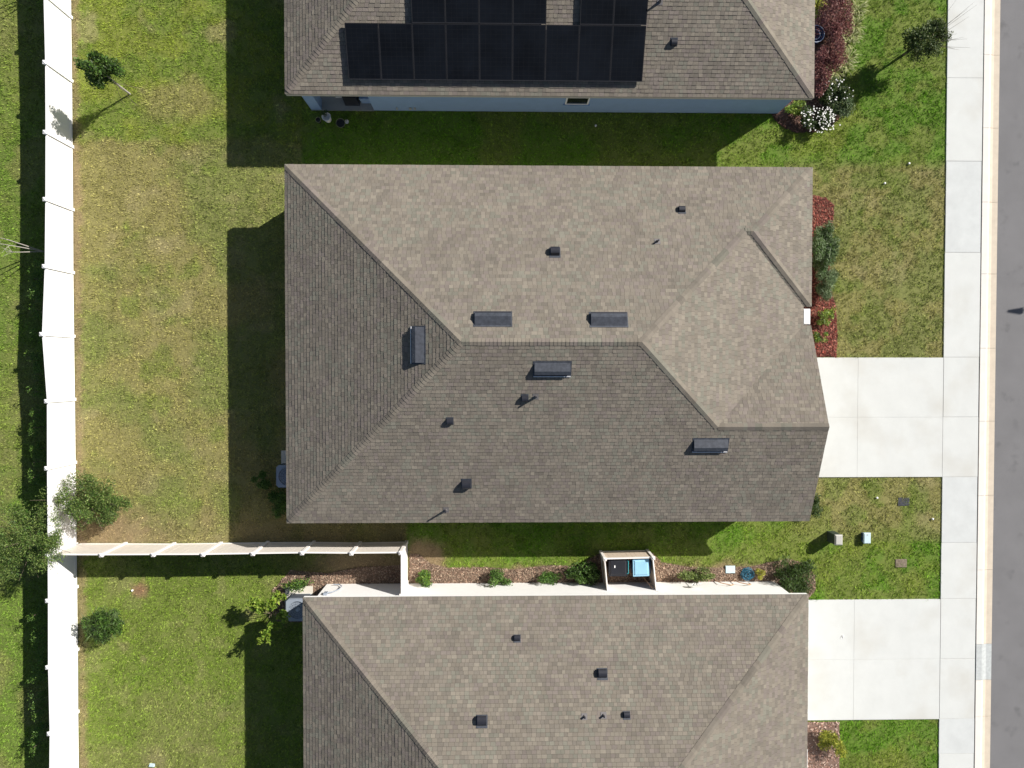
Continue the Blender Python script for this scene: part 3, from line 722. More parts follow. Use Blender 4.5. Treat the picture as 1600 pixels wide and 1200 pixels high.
cx = [-17.85, -15.89, -13.83, -11.85, -9.86, -7.89, -5.91, -3.93]
fence('privacy_fence', 'cream vinyl fence between the back yards of the middle and lower houses', [(x, -7.42+random.uniform(-.02, .02)) for x in cx], 1.82, M['almond'], lean=[(0, random.uniform(-.02, .03)) for _ in cx], ends=(False, True), plank=.21, matp=M['tanwhite'])
fence('privacy_fence', 'short cream fence panel joining the corner post to the white house wall', [(-3.91, -7.42), (-3.91, -9.14)], 1.82, M['tanwhite'], ends=(False, True), plank=.21)
fence('bin_enclosure', 'tan three sided vinyl screen around the black and blue bins', [(4.58, -9.30), (4.44, -7.86), (6.46, -7.82), (6.62, -9.27)], 1.20, M['tanvinyl'], plank=.20, post=.11, capw=.14, matp=M['tanwhite'])

# ------------------------------------------------------------------ plants
def leaves(name, parent, c, r, n, size, cols, seed, lumps=9, lr=.42, up=.5, slender=.45, floor=.02):
    g = np.random.default_rng(seed); c = np.array(c, float); r = np.array(r, float)
    lc = g.normal(size=(lumps, 3)); lc /= np.linalg.norm(lc, axis=1)[:, None]; lc *= g.uniform(.35, .78, lumps)[:, None]
    k = g.integers(0, lumps, n); q = g.normal(size=(n, 3)); q /= np.linalg.norm(q, axis=1)[:, None]; q *= (g.random(n)**.5)[:, None]*lr*g.uniform(.7, 1.25, lumps)[k][:, None]
    P = c+(lc[k]+q)*r; P[:, 2] = np.maximum(P[:, 2], floor)
    a = g.normal(size=(n, 3)); a[:, 2] *= .6; a += (P-c)/r*.8; a /= np.linalg.norm(a, axis=1)[:, None]
    nn = g.normal(size=(n, 3)); nn[:, 2] = np.abs(nn[:, 2])+up; b = np.cross(a, nn); b /= np.linalg.norm(b, axis=1)[:, None]
    L_ = size*g.uniform(.6, 1.25, n); a = a*L_[:, None]; b = b*(L_*slender)[:, None]
    V = np.stack([P-a*.5, P+b*.5, P+a*.6, P-b*.5], 1)
    cols = np.array(cols); t = cols[(g.integers(0, len(cols), n))]*(g.uniform(.7, 1.3, n)*g.uniform(.85, 1.15, lumps)[k])[:, None]
    org = worg(parent) if parent is not None else np.zeros(3)
    return link(name, arr_mesh(name, V, 4, M['leaf'], t, org), parent)
def stems(name, parent, base, tips, r0, mat_, bend=.15, seed=1):
    rr = random.Random(seed); b = MB(); base = Vector(base)
    for t in tips:
        t = Vector(t); m1 = base.lerp(t, .4)+Vector((rr.uniform(-bend, bend), rr.uniform(-bend, bend), 0))*(t-base).length
        b.tube([base, m1, t], [r0, r0*.6, r0*.2], 6)
    return b.build(name, mat_, parent)
def blades(name, parent, base, n, L, w, cols, seed, spread=.1, lo=.5, hi=1.35, oval=(1, 1)):
    g = np.random.default_rng(seed); V = []; T = []; cols = np.array(cols)
    for i in range(n):
        th = g.uniform(0, 6.283); el = g.uniform(lo, hi); l = L*g.uniform(.6, 1.1)
        p = np.array(base, float)+np.array([math.cos(th)*oval[0], math.sin(th)*oval[1], 0])*spread*g.random()
        d = np.array([math.cos(th), math.sin(th), 0]); s = np.array([-math.sin(th), math.cos(th), 0])*w/2
        t = cols[g.integers(0, len(cols))]*g.uniform(.75, 1.25); e = el; ww = 1.0
        for k in range(3):
            q = p+(d*math.cos(e)+np.array([0, 0, math.sin(e)]))*l/3; w2 = (.9, .65, .08)[k]
            q[2] = max(q[2], .01)
            V.append([p-s*ww, p+s*ww, q+s*w2, q-s*w2]); T.append(t); p = q; ww = w2; e -= .55
    org = worg(parent) if parent is not None else np.zeros(3)
    return link(name, arr_mesh(name, np.array(V), 4, M['leaf'], np.array(T), org), parent)
G_D = [(.046, .080, .016), (.065, .108, .02), (.030, .056, .014)]
G_M = [(.07, .15, .02), (.10, .19, .03), (.05, .11, .02)]
G_Y = [(.20, .28, .03), (.28, .36, .05), (.12, .20, .02)]
G_OL = [(.14, .20, .045), (.22, .29, .075), (.085, .125, .03)]
G_GR = [(.15, .21, .10), (.11, .17, .065), (.21, .27, .14)]

# young yard tree, upper left
B0 = at(203, 147, 0); t = thing('young_tree', B0, 'small dark leaved tree on a white staked trunk in the upper left yard', 'tree')
T0 = at(160, 112, 2.2)
b = MB(); b.tube([B0, (B0[0]-.03, B0[1]+.03, .9), (T0[0]+.02, T0[1]-.05, 1.5), (T0[0], T0[1], 2.7)], [.045, .038, .03, .012], 8); b.build('trunk', M['palebark'], t)
stems('branch', t, (B0[0]-.03, B0[1]+.03, 1.0), [at(170, 130, 1.6), at(140, 118, 2.1), at(180, 120, 1.7), at(133, 92, 2.6)], .018, M['bark'], .08, 3)
leaves('crown', t, at(157, 110, 2.25), (.78, .70, 1.35), 3600, .12, G_D+G_M, 101, lumps=20, lr=.30)
b = MB()
for dx, dy in ((.55, .2), (-.25, -.55), (.3, -.5)): b.tube([(B0[0]+dx, B0[1]+dy, 0), (B0[0]-.02, B0[1]+.02, 1.15)], .008, 5)
b.build('guy_wire', M['bark'], t)
# street tree, upper right
B0 = at(1411, 86, 0); t = thing('street_tree', B0, 'round dense young tree on the lawn edge by the sidewalk at upper right', 'tree')
Cc = at(1448, 62, 1.75)
b = MB(); b.tube([B0, (B0[0]+.05, B0[1], .8), (Cc[0]-.05, Cc[1], 1.5), (Cc[0], Cc[1], 2.2)], [.06, .05, .04, .02], 8); b.build('trunk', M['bark'], t)
leaves('crown', t, Cc, (.98, .85, .85), 8000, .095, G_D+[(.07, .10, .02), (.10, .12, .03)], 102, lumps=16, lr=.40)
tips = [Cc+np.array([random.uniform(.5, 1.6), random.uniform(-1.1, 1.2), random.uniform(.3, 1.0)]) for _ in range(12)]
stems('branch', t, (Cc[0], Cc[1], 1.5), tips, .012, M['bark'], .06, 4)
b = MB()
for q in (at(1380, 93), at(1427, 107), at(1436, 60)): b.tube([q, (B0[0]+.04, B0[1]+.02, 1.15)], .009, 5)
b.build('guy_wire', M['bark'], t)
# yard tree lower left inside fence
B0 = at(157, 778, 0); t = thing('young_tree', B0, 'wispy olive green tree in the corner where the cream fence meets the white one', 'tree')
b = MB(); b.tube([B0, (B0[0]+.05, B0[1]+.02, .7), (B0[0]-.05, B0[1]+.05, 1.5)], [.05, .04, .02], 8); b.build('trunk', M['bark'], t)
tips = [B0+np.array([math.cos(a_)*r_, math.sin(a_)*r_*.85, random.uniform(.9, 2.1)]) for a_, r_ in [(i*.42, random.uniform(1.0, 1.75)) for i in range(15)]]
stems('branch', t, (B0[0], B0[1], .5), tips, .02, M['bark'], .1, 5)
leaves("crown", t, (B0[0]+.25, B0[1]+.05, 1.2), (1.75, 1.5, .95), 12500, .095, G_OL+G_D[:1]+G_M[:1], 103, lumps=70, lr=.21, slender=.3)
leaves('crown', t, (B0[0]-.9, B0[1]-.1, 1.7), (1.0, 1.1, .6), 800, .08, G_OL, 113, lumps=20, lr=.28, slender=.3)
# tree beyond the fence, lower left
B0 = at(72, 835, 0); t = thing('willowy_tree', B0, 'large feathery green tree beyond the white fence at the left edge', 'tree')
b = MB(); b.tube([B0, (B0[0]+.03, B0[1]+.02, 1.0), (B0[0]-.1, B0[1]+.05, 2.4)], [.07, .05, .02], 8); b.build('trunk', M['bark'], t)
Cc = at(38, 848, 2.1)
tips = [Cc+np.array([math.cos(a_)*r_, math.sin(a_)*r_, random.uniform(-.9, .9)]) for a_, r_ in [(i*.35, random.uniform(1.2, 2.1)) for i in range(18)]]
stems('branch', t, (B0[0], B0[1], 1.0), tips, .022, M['bark'], .1, 6)
leaves('crown', t, Cc, (2.0, 2.05, 1.25), 14000, .095, G_OL+G_D[:1]+G_M[:1], 104, lumps=80, lr=.18, slender=.28)
# spiky round tree lower yard
B0 = at(178, 966, 0); t = thing('spiky_shrub', B0, 'round dark shrub with long narrow leaves in the lower left yard', 'shrub')
b = MB(); b.tube([B0, (B0[0], B0[1], .7)], [.05, .03], 8); b.build('stem', M['bark'], t)
leaves('foliage', t, (B0[0]+.02, B0[1], .72), (1.0, .92, .66), 4600, .15, G_D+G_M, 105, lumps=22, lr=.30, slender=.22)
blades('foliage', t, (B0[0]-.25, B0[1]-.05, .55), 130, .75, .022, [(.22, .28, .12), (.14, .2, .07), (.08, .13, .04)], 106, spread=.35, lo=.3, hi=1.2)
# yellow green shrub by lower AC
B0 = at(424, 958, 0); t = thing('leafy_shrub', B0, 'tall bright green shrub with big rounded leaves beside the lower air conditioner', 'shrub')
tips = [at(405, 950, 1.2), at(428, 940, 1.3), at(440, 962, 1.3), at(416, 995, 1.2), at(398, 945, 1.0), at(436, 930, 1.0), at(425, 975, 1.1)]
stems('stem', t, B0, tips, .018, M['bark'], .1, 7)
for i, q in enumerate(tips): leaves('foliage', t, q, (.36, .34, .34), 210, .14, G_Y+[(.16, .26, .03)], 120+i, lumps=6, lr=.5, slender=.55)
def shrub(px, py, z, r, n, size, cols, label, seed, group=None, name='shrub', **k):
    B = at(px, py, 0); q = at(px, py, z)
    t = thing(name, (q[0], q[1], 0), label, 'shrub', group)
    kf = 1.15 if name != 'shrub' else 1.34; r = tuple(a_*kf for a_ in r[:2])+(r[2]*1.12,); n = int(n*kf**3)
    stems('stem', t, (q[0], q[1], 0), [(q[0]+random.uniform(-.5, .5)*r[0], q[1]+random.uniform(-.5, .5)*r[1], z+r[2]*.3) for _ in range(5)], .012, M['bark'], .1, seed)
    leaves('foliage', t, q, r, n, size, cols, seed, **k); return t
shrub(665, 905, .45, (.36, .36, .42), 520, .09, G_M+[(.16, .26, .03)], 'small round green shrub by the white wall, nearest the cream fence', 130)
shrub(778, 907, .42, (.46, .34, .40), 560, .09, G_M+[(.14, .22, .06)], 'loose green shrub by the white wall, second from the cream fence', 131)
shrub(858, 904, .38, (.42, .30, .36), 480, .08, G_M, 'low grey green shrub by the white wall, just left of the dense one', 132)
shrub(912, 898, .5, (.58, .42, .48), 1100, .10, G_M+G_D, 'dense dark green shrub against the left side of the bin screen', 133)
shrub(1086, 899, .42, (.72, .30, .38), 1100, .075, G_OL+[(.16, .20, .06)], 'wide olive shrub by the white wall right of the bin screen', 134)
t_ = shrub(1240, 902, .45, (.90, .72, .5), 2100, .12, G_D+[(.07, .13, .02)], 'big dark green spiky shrub at the front corner of the lower house', 135, slender=.25, lumps=18, lr=.34)
shrub(1187, 897, .22, (.20, .20, .2), 260, .06, [(.45, .42, .05), (.30, .32, .06)], 'tiny yellow leaved plant beside the coiled blue hose', 136)
shrub(470, 912, .35, (.55, .28, .32), 380, .09, G_M+[(.2, .28, .05)], 'thin green plant behind the pad of the lower air conditioner', 137)
shrub(1277, 792, .35, (.32, .42, .35), 420, .08, G_D, 'dark green bush peeking out under the right roof edge of the middle house', 138)
shrub(410, 752, .4, (.38, .36, .36), 520, .09, G_M, 'shaded green shrub left of the middle house air conditioner', 139)
shrub(440, 785, .45, (.42, .62, .4), 800, .09, G_M, 'shaded green shrub under the left eave below the middle air conditioner', 140)
shrub(1301, 1160, .4, (.56, .46, .42), 800, .12, [(.28, .30, .03), (.38, .38, .06), (.14, .18, .02)], 'yellow green croton like shrub in the pinkish mulch bed', 141, slender=.3)
# front bed of the middle house
shrub(1287, 392, .55, (.42, .98, .5), 3600, .17, G_GR+G_GR+G_M, 'long grey green grassy hedge between the red mulch patches', 142, lumps=22, lr=.34, slender=.15)
shrub(1290, 444, .5, (.42, .55, .42), 1300, .16, G_GR, 'smaller pale feathery bush at the lower end of the grassy hedge', 143, slender=.14)
shrub(1288, 497, .4, (.30, .30, .36), 260, .09, G_Y+G_OL, 'sparse yellow green shrub in red mulch, nearer the white ledge', 144)
shrub(1299, 489, .35, (.22, .18, .26), 130, .08, G_Y, 'little yellow green sprig in red mulch beside the lawn', 145)
shrub(1283, 527, .35, (.24, .26, .30), 220, .08, G_Y+G_M, 'sparse yellow green shrub in red mulch, nearest the driveway', 146)
# blue house corner bed
CR = [(.16, .048, .045), (.24, .085, .075), (.09, .028, .03), (.30, .14, .11)]
shrub(1304, 22, .75, (.78, 1.55, .6), 6000, .075, CR, 'tall crimson hedge at the top edge in front of the blue house', 150, name='crimson_hedge', lumps=34, lr=.27)
shrub(1296, 84, .6, (.75, .85, .5), 3300, .075, CR, 'rounded crimson hedge just below the navy pot', 151, name='crimson_hedge', lumps=24, lr=.3)
shrub(1284, 125, .5, (.42, .75, .4), 1500, .075, CR, 'narrow crimson hedge along the corner of the blue house roof', 152, name='crimson_hedge', lumps=14, lr=.35)
shrub(1303, 150, .55, (.62, .66, .5), 1500, .10, G_D+[(.10, .12, .03)], 'dark shrub dotted with a few white flowers in the tree shadow', 153)
w1 = shrub(1273, 187, .5, (.55, .50, .42), 1500, .08, G_D, 'rounded shrub thick with white flowers at the corner of the blue house', 154)
shrub(1243, 168, .35, (.42, .3, .3), 350, .10, G_Y, 'small yellow green plant beside the end of the blue wall', 155)
shrub(1317, 168, .45, (.42, .38, .4), 420, .16, G_GR, 'pale grassy plant between the two white flowering shrubs', 156, slender=.15)
def flowers(parent, c, r, n, seed, bias=(0, 0)):
    g = np.random.default_rng(seed); q = g.normal(size=(n, 3)); q /= np.linalg.norm(q, axis=1)[:, None]; q[:, 2] = np.abs(q[:, 2])*.9+.1
    q[:, 0] += g.normal(size=n)*.25+bias[0]*g.random(n); q[:, 1] += bias[1]*g.random(n); P = np.array(c)+q*np.array(r); V = []
    for p in P:
        s = g.uniform(.018, .034); a = g.uniform(0, 6.28); w = [(math.cos(a+i*math.pi/3)*s, math.sin(a+i*math.pi/3)*s) for i in range(6)]
        V.append([(p[0]+x, p[1]+y, p[2]+.02+random.uniform(-.008, .008)) for x, y in w])
    link('flowers', arr_mesh('flowers', np.array(V), 6, M['leaf'], np.tile([.85, .84, .80], (n, 1)), worg(parent)), parent)['kind'] = 'stuff'
q = at(1273, 187, .5); flowers(w1, (q[0], q[1], .52), (.60, .52, .42), 150, 1, (.45, -.15))
w2 = [o for o in COL.objects if o.get('label', '').startswith('dark shrub dotted')][0]
q = at(1303, 148, .55); flowers(w2, (q[0]+.1, q[1]+.1, .6), (.52, .5, .4), 34, 2)
# yellow grass clumps edging the bed
YG = [(.36, .38, .14), (.48, .48, .24), (.22, .28, .06)]
edge_pts = [(1331, 4), (1335, 22), (1337, 40), (1332, 55), (1325, 66), (1327, 88), (1322, 102), (1306, 112), (1296, 122), (1340, 12), (1318, 96)]
for i, (px, py) in enumerate(edge_pts):
    q = at(px, py, .12); t = thing('liriope_clump', (q[0], q[1], 0), 'yellow striped grass clump edging the crimson hedges of the blue house', 'grass clump', 'yellow grass clumps edging the bed')
    blades('leaf_blades', t, (q[0], q[1], 0), 60, .50, .036, YG, 200+i, spread=.16)
q = at(1281, 4, .3); t = thing('liriope_clump', (q[0], q[1], 0), 'yellow leaved plant tucked under the roof edge above the navy pot', 'plant')
blades('leaf_blades', t, (q[0], q[1], 0), 80, .5, .05, [(.45, .42, .06), (.3, .34, .05)], 230, spread=.16, oval=(.5, 2.2))
# hedge behind the long fence
hz = [416, 436, 462, 484, 520, 555, 585, 612, 645, 668, 702, 722, 745, 958, 992, 1012, 1040, 1056, 1092, 1110, 1145, 1162]
for i, py in enumerate(hz):
    q = at(55+(3 if py > 900 else 0), py, .75); hh = random.uniform(.75, 1.1)
    t = thing('hedge_shrub', (q[0]+.05, q[1], 0), 'narrow green hedge shrub in shade close behind the long white fence', 'shrub', 'hedge shrubs behind the white fence')
    b = MB(); b.tube([(q[0]+.05, q[1], 0), (q[0]+.05, q[1], hh)], [.02, .01], 6); b.build('stem', M['bark'], t)
    leaves('foliage', t, (q[0]-.02, q[1], hh*.62), (.34, random.uniform(.34, .55), hh*.62), 420, .07, G_M+[(.14, .22, .04)], 300+i, lumps=9, lr=.45)
# bare pale trees beyond the fence
def bare_tree(px, py, label, seed, h=2.6):
    rr = random.Random(seed); B = at(px, py, 0); t = thing('bare_tree', B, label, 'tree'); b = MB()
    for k in range(3): 
        tip = Vector((B[0]-.2-.3*k, B[1]+(-.35+.32*k), h*(.8+.1*k)))
        m_ = Vector(B).lerp(tip, .5)+Vector((-.05, .06*k-.05, .2)); b.tube([B, m_, tip], [.028, .016, .007], 7)
        for j in range(6):
            s_ = m_.lerp(tip, rr.uniform(.2, 1)); e = s_+Vector((rr.uniform(-.45, .25), rr.uniform(-.35, .35), rr.uniform(.0, .5)))
            b.tube([s_, s_.lerp(e, .5)+Vector((0, 0, .04)), e], [.010, .007, .003], 5)
    b.build('trunk', M['palebark'], t)
    leaves('foliage', t, (B[0]-.5, B[1], h*.85), (.6, .5, .4), 160, .06, G_OL, seed+50, lumps=10, lr=.3)
bare_tree(68, 393, 'thin pale almost leafless tree poking out from behind the white fence', 61, 2.5)
bare_tree(62, -12, 'thin bare tree behind the white fence at the top left corner', 62, 2.3)

# ------------------------------------------------------------------ air conditioners
def ac(cx, cy, w, h, label, pad):
    t = thing('air_conditioner', (cx, cy, 0), label, 'air conditioner'); W = w/2; c_ = .10
    def octa(z, e=0): a = W+e; k = a-c_; return [(cx-a, cy-k, z), (cx-k, cy-a, z), (cx+k, cy-a, z), (cx+a, cy-k, z), (cx+a, cy+k, z), (cx+k, cy+a, z), (cx-k, cy+a, z), (cx-a, cy+k, z)]
    b = MB(); lo, hi = octa(.08), octa(h-.06)
    for i in range(8): b.face([lo[i-1], lo[i], hi[i], hi[i-1]])
    b.face(hi); b.face(lo[::-1]); o = b.build('casing', M['acgrey'], t)
    for k in range(9):
        z = .16+k*(h-.3)/9; l0, l1 = octa(z, .008), octa(z+.035, .008); g = MB()
        for i in range(8): g.face([l0[i-1], l0[i], l1[i], l1[i-1]])
        g.face(l1); g.build('louvre', M['acdark'], o)
    rim = MB(); n = 28; R0, R1 = W*.80, W*.62
    top = octa(h, .01); bt = octa(h-.055, .01)
    for i in range(8): rim.face([bt[i-1], bt[i], top[i], top[i-1]])
    ringp = [(cx+R0*math.cos(2*math.pi*i/n), cy+R0*math.sin(2*math.pi*i/n)) for i in range(n)]
    for i in range(n):
        a_ = math.atan2(ringp[i-1][1]-cy, ringp[i-1][0]-cx); 
        def outp(p):
            dx, dy = p[0]-cx, p[1]-cy; s_ = min(1/max(abs(dx), 1e-6), 1/max(abs(dy), 1e-6))*(W+.005); s2 = (2*(W+.005)-c_)/max(abs(dx)+abs(dy), 1e-6); s_ = min(s_, s2); return (cx+dx*s_, cy+dy*s_, h)
        p, q = ringp[i-1], ringp[i]; rim.face([(p[0], p[1], h), outp(p), outp(q), (q[0], q[1], h)])
        rim.face([(p[0], p[1], h), (q[0], q[1], h), (q[0], q[1], h-.12), (p[0], p[1], h-.12)])
    rim.build('top_cover', M['acgrey'], t)
    f = MB(); f.lathe((cx, cy, h-.13), [(R0, 0), (.01, .0)], 20); f.build('fan_well', M['acdark'], t)
    f = MB(); f.lathe((cx, cy, h-.11), [(.10, 0), (.10, .05), (.04, .07)], 14)
    f.build('fan_hub', M['fan'], t)
    for k in range(3):
        a_ = k*2.09+.6; f = MB(); d = Vector((math.cos(a_), math.sin(a_), 0)); s_ = Vector((-d.y, d.x, 0)); c0 = Vector((cx, cy, h-.085))
        f.hexa([c0+d*.08-s_*.05, c0+d*(R0-.04)-s_*.12+Vector((0, 0, -.02)), c0+d*(R0-.04)+s_*.10+Vector((0, 0, .02)), c0+d*.08+s_*.05], [c0+d*.08-s_*.05+Vector((0, 0, .006)), c0+d*(R0-.04)-s_*.12+Vector((0, 0, -.014)), c0+d*(R0-.04)+s_*.10+Vector((0, 0, .026)), c0+d*.08+s_*.05+Vector((0, 0, .006))])
        f.build('fan_blade', M['fan'], t)
    f = MB()
    for k in range(4):
        rr = R0*(k+1)/4.2; f.tube([(cx+rr*math.cos(2*math.pi*i/24), cy+rr*math.sin(2*math.pi*i/24), h+.012) for i in range(25)], .004, 4)
    for k in range(12):
        a_ = k*math.pi/6; f.tube([(cx+.06*math.cos(a_), cy+.06*math.sin(a_), h+.016), (cx+R0*math.cos(a_), cy+R0*math.sin(a_), h+.008)], .004, 4)
    f.build('fan_guard', M['acdark'], t)
    x0, x1, y0, y1 = pad; b = MB(); b.box(x0, x1, y0, y1, -.05, .08); b.build('pad', M['cream'], t)
ac(-8.78, -4.44, .92, .80, 'grey air conditioner half hidden under the left eave of the middle house', (-9.25, -8.2, -4.95, -3.45))
ac(-8.40, -10.05, .92, .82, 'grey air conditioner with shiny fan at the corner of the lower house', (-9.12, -7.95, -10.6, -9.28))

# ------------------------------------------------------------------ bins and their neighbours
def bin_(cx, cy, w, l, h, body, lid, label, hinge=None, rot=0.0):
    t = thing('wheeled_bin', (cx, cy, 0), label, 'bin'); F = Matrix.Translation((cx, cy, 0)) @ Matrix.Rotation(rot, 4, 'Z')
    b = MB(); W, L = w/2, l/2
    b.hexa([(-L*.8, -W*.82, .06), (L*.78, -W*.82, .06), (L*.78, W*.82, .06), (-L*.8, W*.82, .06)], [(-L*.95, -W*.96, h-.08), (L*.9, -W*.96, h-.08), (L*.9, W*.96, h-.08), (-L*.95, W*.96, h-.08)])
    b.build('body', body, t, frame=F)
    d = MB(); d.hexa([(-L, -W, h-.08), (L*.82, -W, h-.08), (L*.82, W, h-.08), (-L, W, h-.08)], [(-L, -W*.98, h-.03), (L*.82, -W*.98, h-.03), (L*.82, W*.98, h-.03), (-L, W*.98, h-.03)])
    d.hexa([(-L*.9, -W*.88, h-.03), (L*.72, -W*.88, h-.03), (L*.72, W*.88, h-.03), (-L*.9, W*.88, h-.03)], [(-L*.78, -W*.72, h), (L*.62, -W*.72, h), (L*.62, W*.72, h), (-L*.78, W*.72, h)])
    lo = d.build('lid', lid, t, frame=F)
    for sy in (-W*.78, W*.70):
        k = MB(); k.box(-L*.86, -L*.74, sy, sy+.035, h-.028, h-.012); k.build('lid_bump', body, lo, frame=F)
    g = MB(); g.tube([(L*.96, -W*.7, h-.05), (L*.96, W*.7, h-.05)], .018, 8)
    for sy in (-W*.7, W*.7): g.tube([(L*.8, sy, h-.06), (L*.96, sy, h-.05)], .014, 6)
    g.build('handle', hinge or body, t, frame=F)
    for sy in (-W*.85, W*.85):
        g = MB(); g.tube([(L*.7, sy-.03, .11), (L*.7, sy+.03, .11)], .11, 14); g.build('wheel', M['black'], t, frame=F)
bin_(5.06, -8.27, .76, .84, 1.06, M['binblack'], M['binblack'], 'black wheeled bin standing left inside the tan screen', M['teal'])
bin_(6.02, -8.27, .74, .74, 1.10, M['bindark'], M['binblue'], 'blue lidded wheeled bin standing right inside the tan screen', None, 0.03)
b = MB(); b.box(4.86, 4.905, -8.27, -8.17, 1.083, 1.087); 
o = b.build('sticker', M['white'], [x for x in COL.objects if x.get('label', '').startswith('black wheeled')][0])
t = thing('broom', (6.2, -9.05, 0), 'wooden handled broom leaning inside the right side of the bin screen', 'broom')
b = MB(); b.tube([(6.1, -8.75, .15), (6.47, -9.12, 1.1)], .016, 8); b.build('handle', M['wood'], t)
b = MB(); b.hexa([(5.98, -8.78, .0), (6.18, -8.78, .0), (6.18, -8.70, .0), (5.98, -8.70, .0)], [(6.02, -8.77, .2), (6.16, -8.77, .2), (6.16, -8.72, .2), (6.02, -8.72, .2)]); b.build('bristles', M['black'], t)
q = at(1141, 890, .05); b = MB(); b.box(q[0]-.21, q[0]+.21, q[1]-.16, q[1]+.16, 0, .07, ch=.02)
tag(b.build('ground_box', M['utilb'], loc=(q[0], q[1], 0)), 'flat pale square utility lid in the mulch between wall ornament and hose', 'utility lid')
q = at(1168, 897, .1); t = thing('garden_hose', (q[0], q[1], 0), 'coiled blue garden hose lying in the mulch by the white wall', 'hose'); b = MB(); pts = []
for i in range(260):
    a_ = i*.33; r_ = .17+.10*math.sin(i*.071)+.04*math.sin(i*.9); pts.append((q[0]+math.cos(a_)*r_, q[1]+math.sin(a_)*r_*.95, .03+.10*(i/260)+.03*abs(math.sin(i*.21))))
b.tube(pts, .012, 6); b.build('coil', M['hose'], t, smooth=True)
def shepherd(px, py, label):
    q = at(px, py, 0); t = thing('wire_support', (q[0], q[1], 0), label, 'garden support'); b = MB()
    b.tube([(q[0]-.35, q[1]-.05, 0), (q[0]-.25, q[1]+.0, .55), (q[0]+.05, q[1]-.02, .75), (q[0]+.28, q[1]-.10, .52), (q[0]+.30, q[1]-.16, .0)], .018, 8)
    b.build('frame', M['wood'], t)
shepherd(1130, 905, 'bent brown garden hoop in front of the pale utility lid, left one'); shepherd(1157, 904, 'bent brown garden hoop beside the blue hose, right one')
q = (8.35, -9.05); t = thing('wall_ornament', (q[0], q[1], 0), 'white leaf shaped garden ornament standing against the white house wall', 'ornament')
b = MB(); b.tube([(q[0], q[1], 0), (q[0], q[1], .9)], .012, 6); b.build('stake', M['bark'], t)
for k, (dx, dy, dz) in enumerate(((-.22, .02, .12), (-.12, .05, .22), (.02, .04, .25), (.14, .03, .18), (.24, .05, .08))):
    b = MB(); c0 = Vector((q[0], q[1]+.02, .9)); d = Vector((dx, dy, dz)); s_ = Vector((0, .07, 0)); up_ = Vector((0, 0, .012))
    b.hexa([c0, c0+d*.5-s_, c0+d, c0+d*.5+s_], [c0+up_, c0+d*.5-s_+up_, c0+d+up_, c0+d*.5+s_+up_]); b.build('petal', M['white'], t)

# ------------------------------------------------------------------ front yard utilities
q = at(1311, 844, .75); t = thing('utility_pedestal', (q[0], q[1], 0), 'tall dark green utility pedestal with a grey lid casting a long lawn shadow', 'utility box')
b = MB(); b.hexa([(q[0]-.16, q[1]-.22, -.03), (q[0]+.16, q[1]-.22, -.03), (q[0]+.16, q[1]+.22, -.03), (q[0]-.16, q[1]+.22, -.03)], [(q[0]-.15, q[1]-.21, .68), (q[0]+.15, q[1]-.21, .68), (q[0]+.15, q[1]+.21, .68), (q[0]-.15, q[1]+.21, .68)]); b.build('body', M['pedgreen'], t)
b = MB(); b.box(q[0]-.165, q[0]+.165, q[1]-.225, q[1]+.225, .681, .76, ch=.045); b.build('lid', M['util'], t)
q = at(1355, 841, .22); t = thing('utility_box', (q[0], q[1], 0), 'low pale blue utility box on the front lawn right of the pedestal', 'utility box')
b = MB(); b.box(q[0]-.14, q[0]+.14, q[1]-.20, q[1]+.20, -.03, .17); b.build('body', M['bindark'], t)
b = MB(); b.box(q[0]-.155, q[0]+.155, q[1]-.235, q[1]+.235, .171, .24, ch=.03); lo = b.build('lid', M['utilb'], t)
b = MB(); b.lathe((q[0], q[1]+.15, .24), [(.025, 0), (.02, .012)], 10); b.build('bolt', M['util'], lo)
for (px, py, m_, lab) in ((1412, 784, M['valve'], 'black sunken meter cover in the front lawn above the driveway edge of the lower house'), (1408, 880, M['valveb'], 'brown weathered meter cover in the lush grass near the sidewalk')):
    q = at(px, py, 0); b = MB(); b.box(q[0]-.25, q[0]+.25, q[1]-.18, q[1]+.18, -.05, .012, ch=.008)
    for k in range(5): b.box(q[0]-.2, q[0]+.2, q[1]-.13+k*.06, q[1]-.11+k*.06, .012, .018)
    tag(b.build('meter_cover', m_, loc=(q[0], q[1], 0)), lab, 'meter cover')
for (px, py, lab) in ((931, 196, 'white sprinkler cap in the shaded grass below the blue wall'), (1421, 255, 'white sprinkler cap on the line between green and dry front lawns'), (1383, 286, 'white sprinkler cap in the dry lawn of the middle house, top'), (1371, 778, 'white sprinkler cap left of the black meter cover'), (1458, 811, 'white sprinkler cap in the grass beside the sidewalk'), (206, 923, 'white sprinkler cap near the rusty spot in the lower left yard')):
    q = at(px, py, .06); b = MB(); b.lathe((q[0], q[1], -.03), [(.036, 0), (.04, .06), (.044, .085), (.024, .10)], 12)
    tag(b.build('sprinkler_cap', M['white'], loc=(q[0], q[1], 0)), lab, 'sprinkler cap')
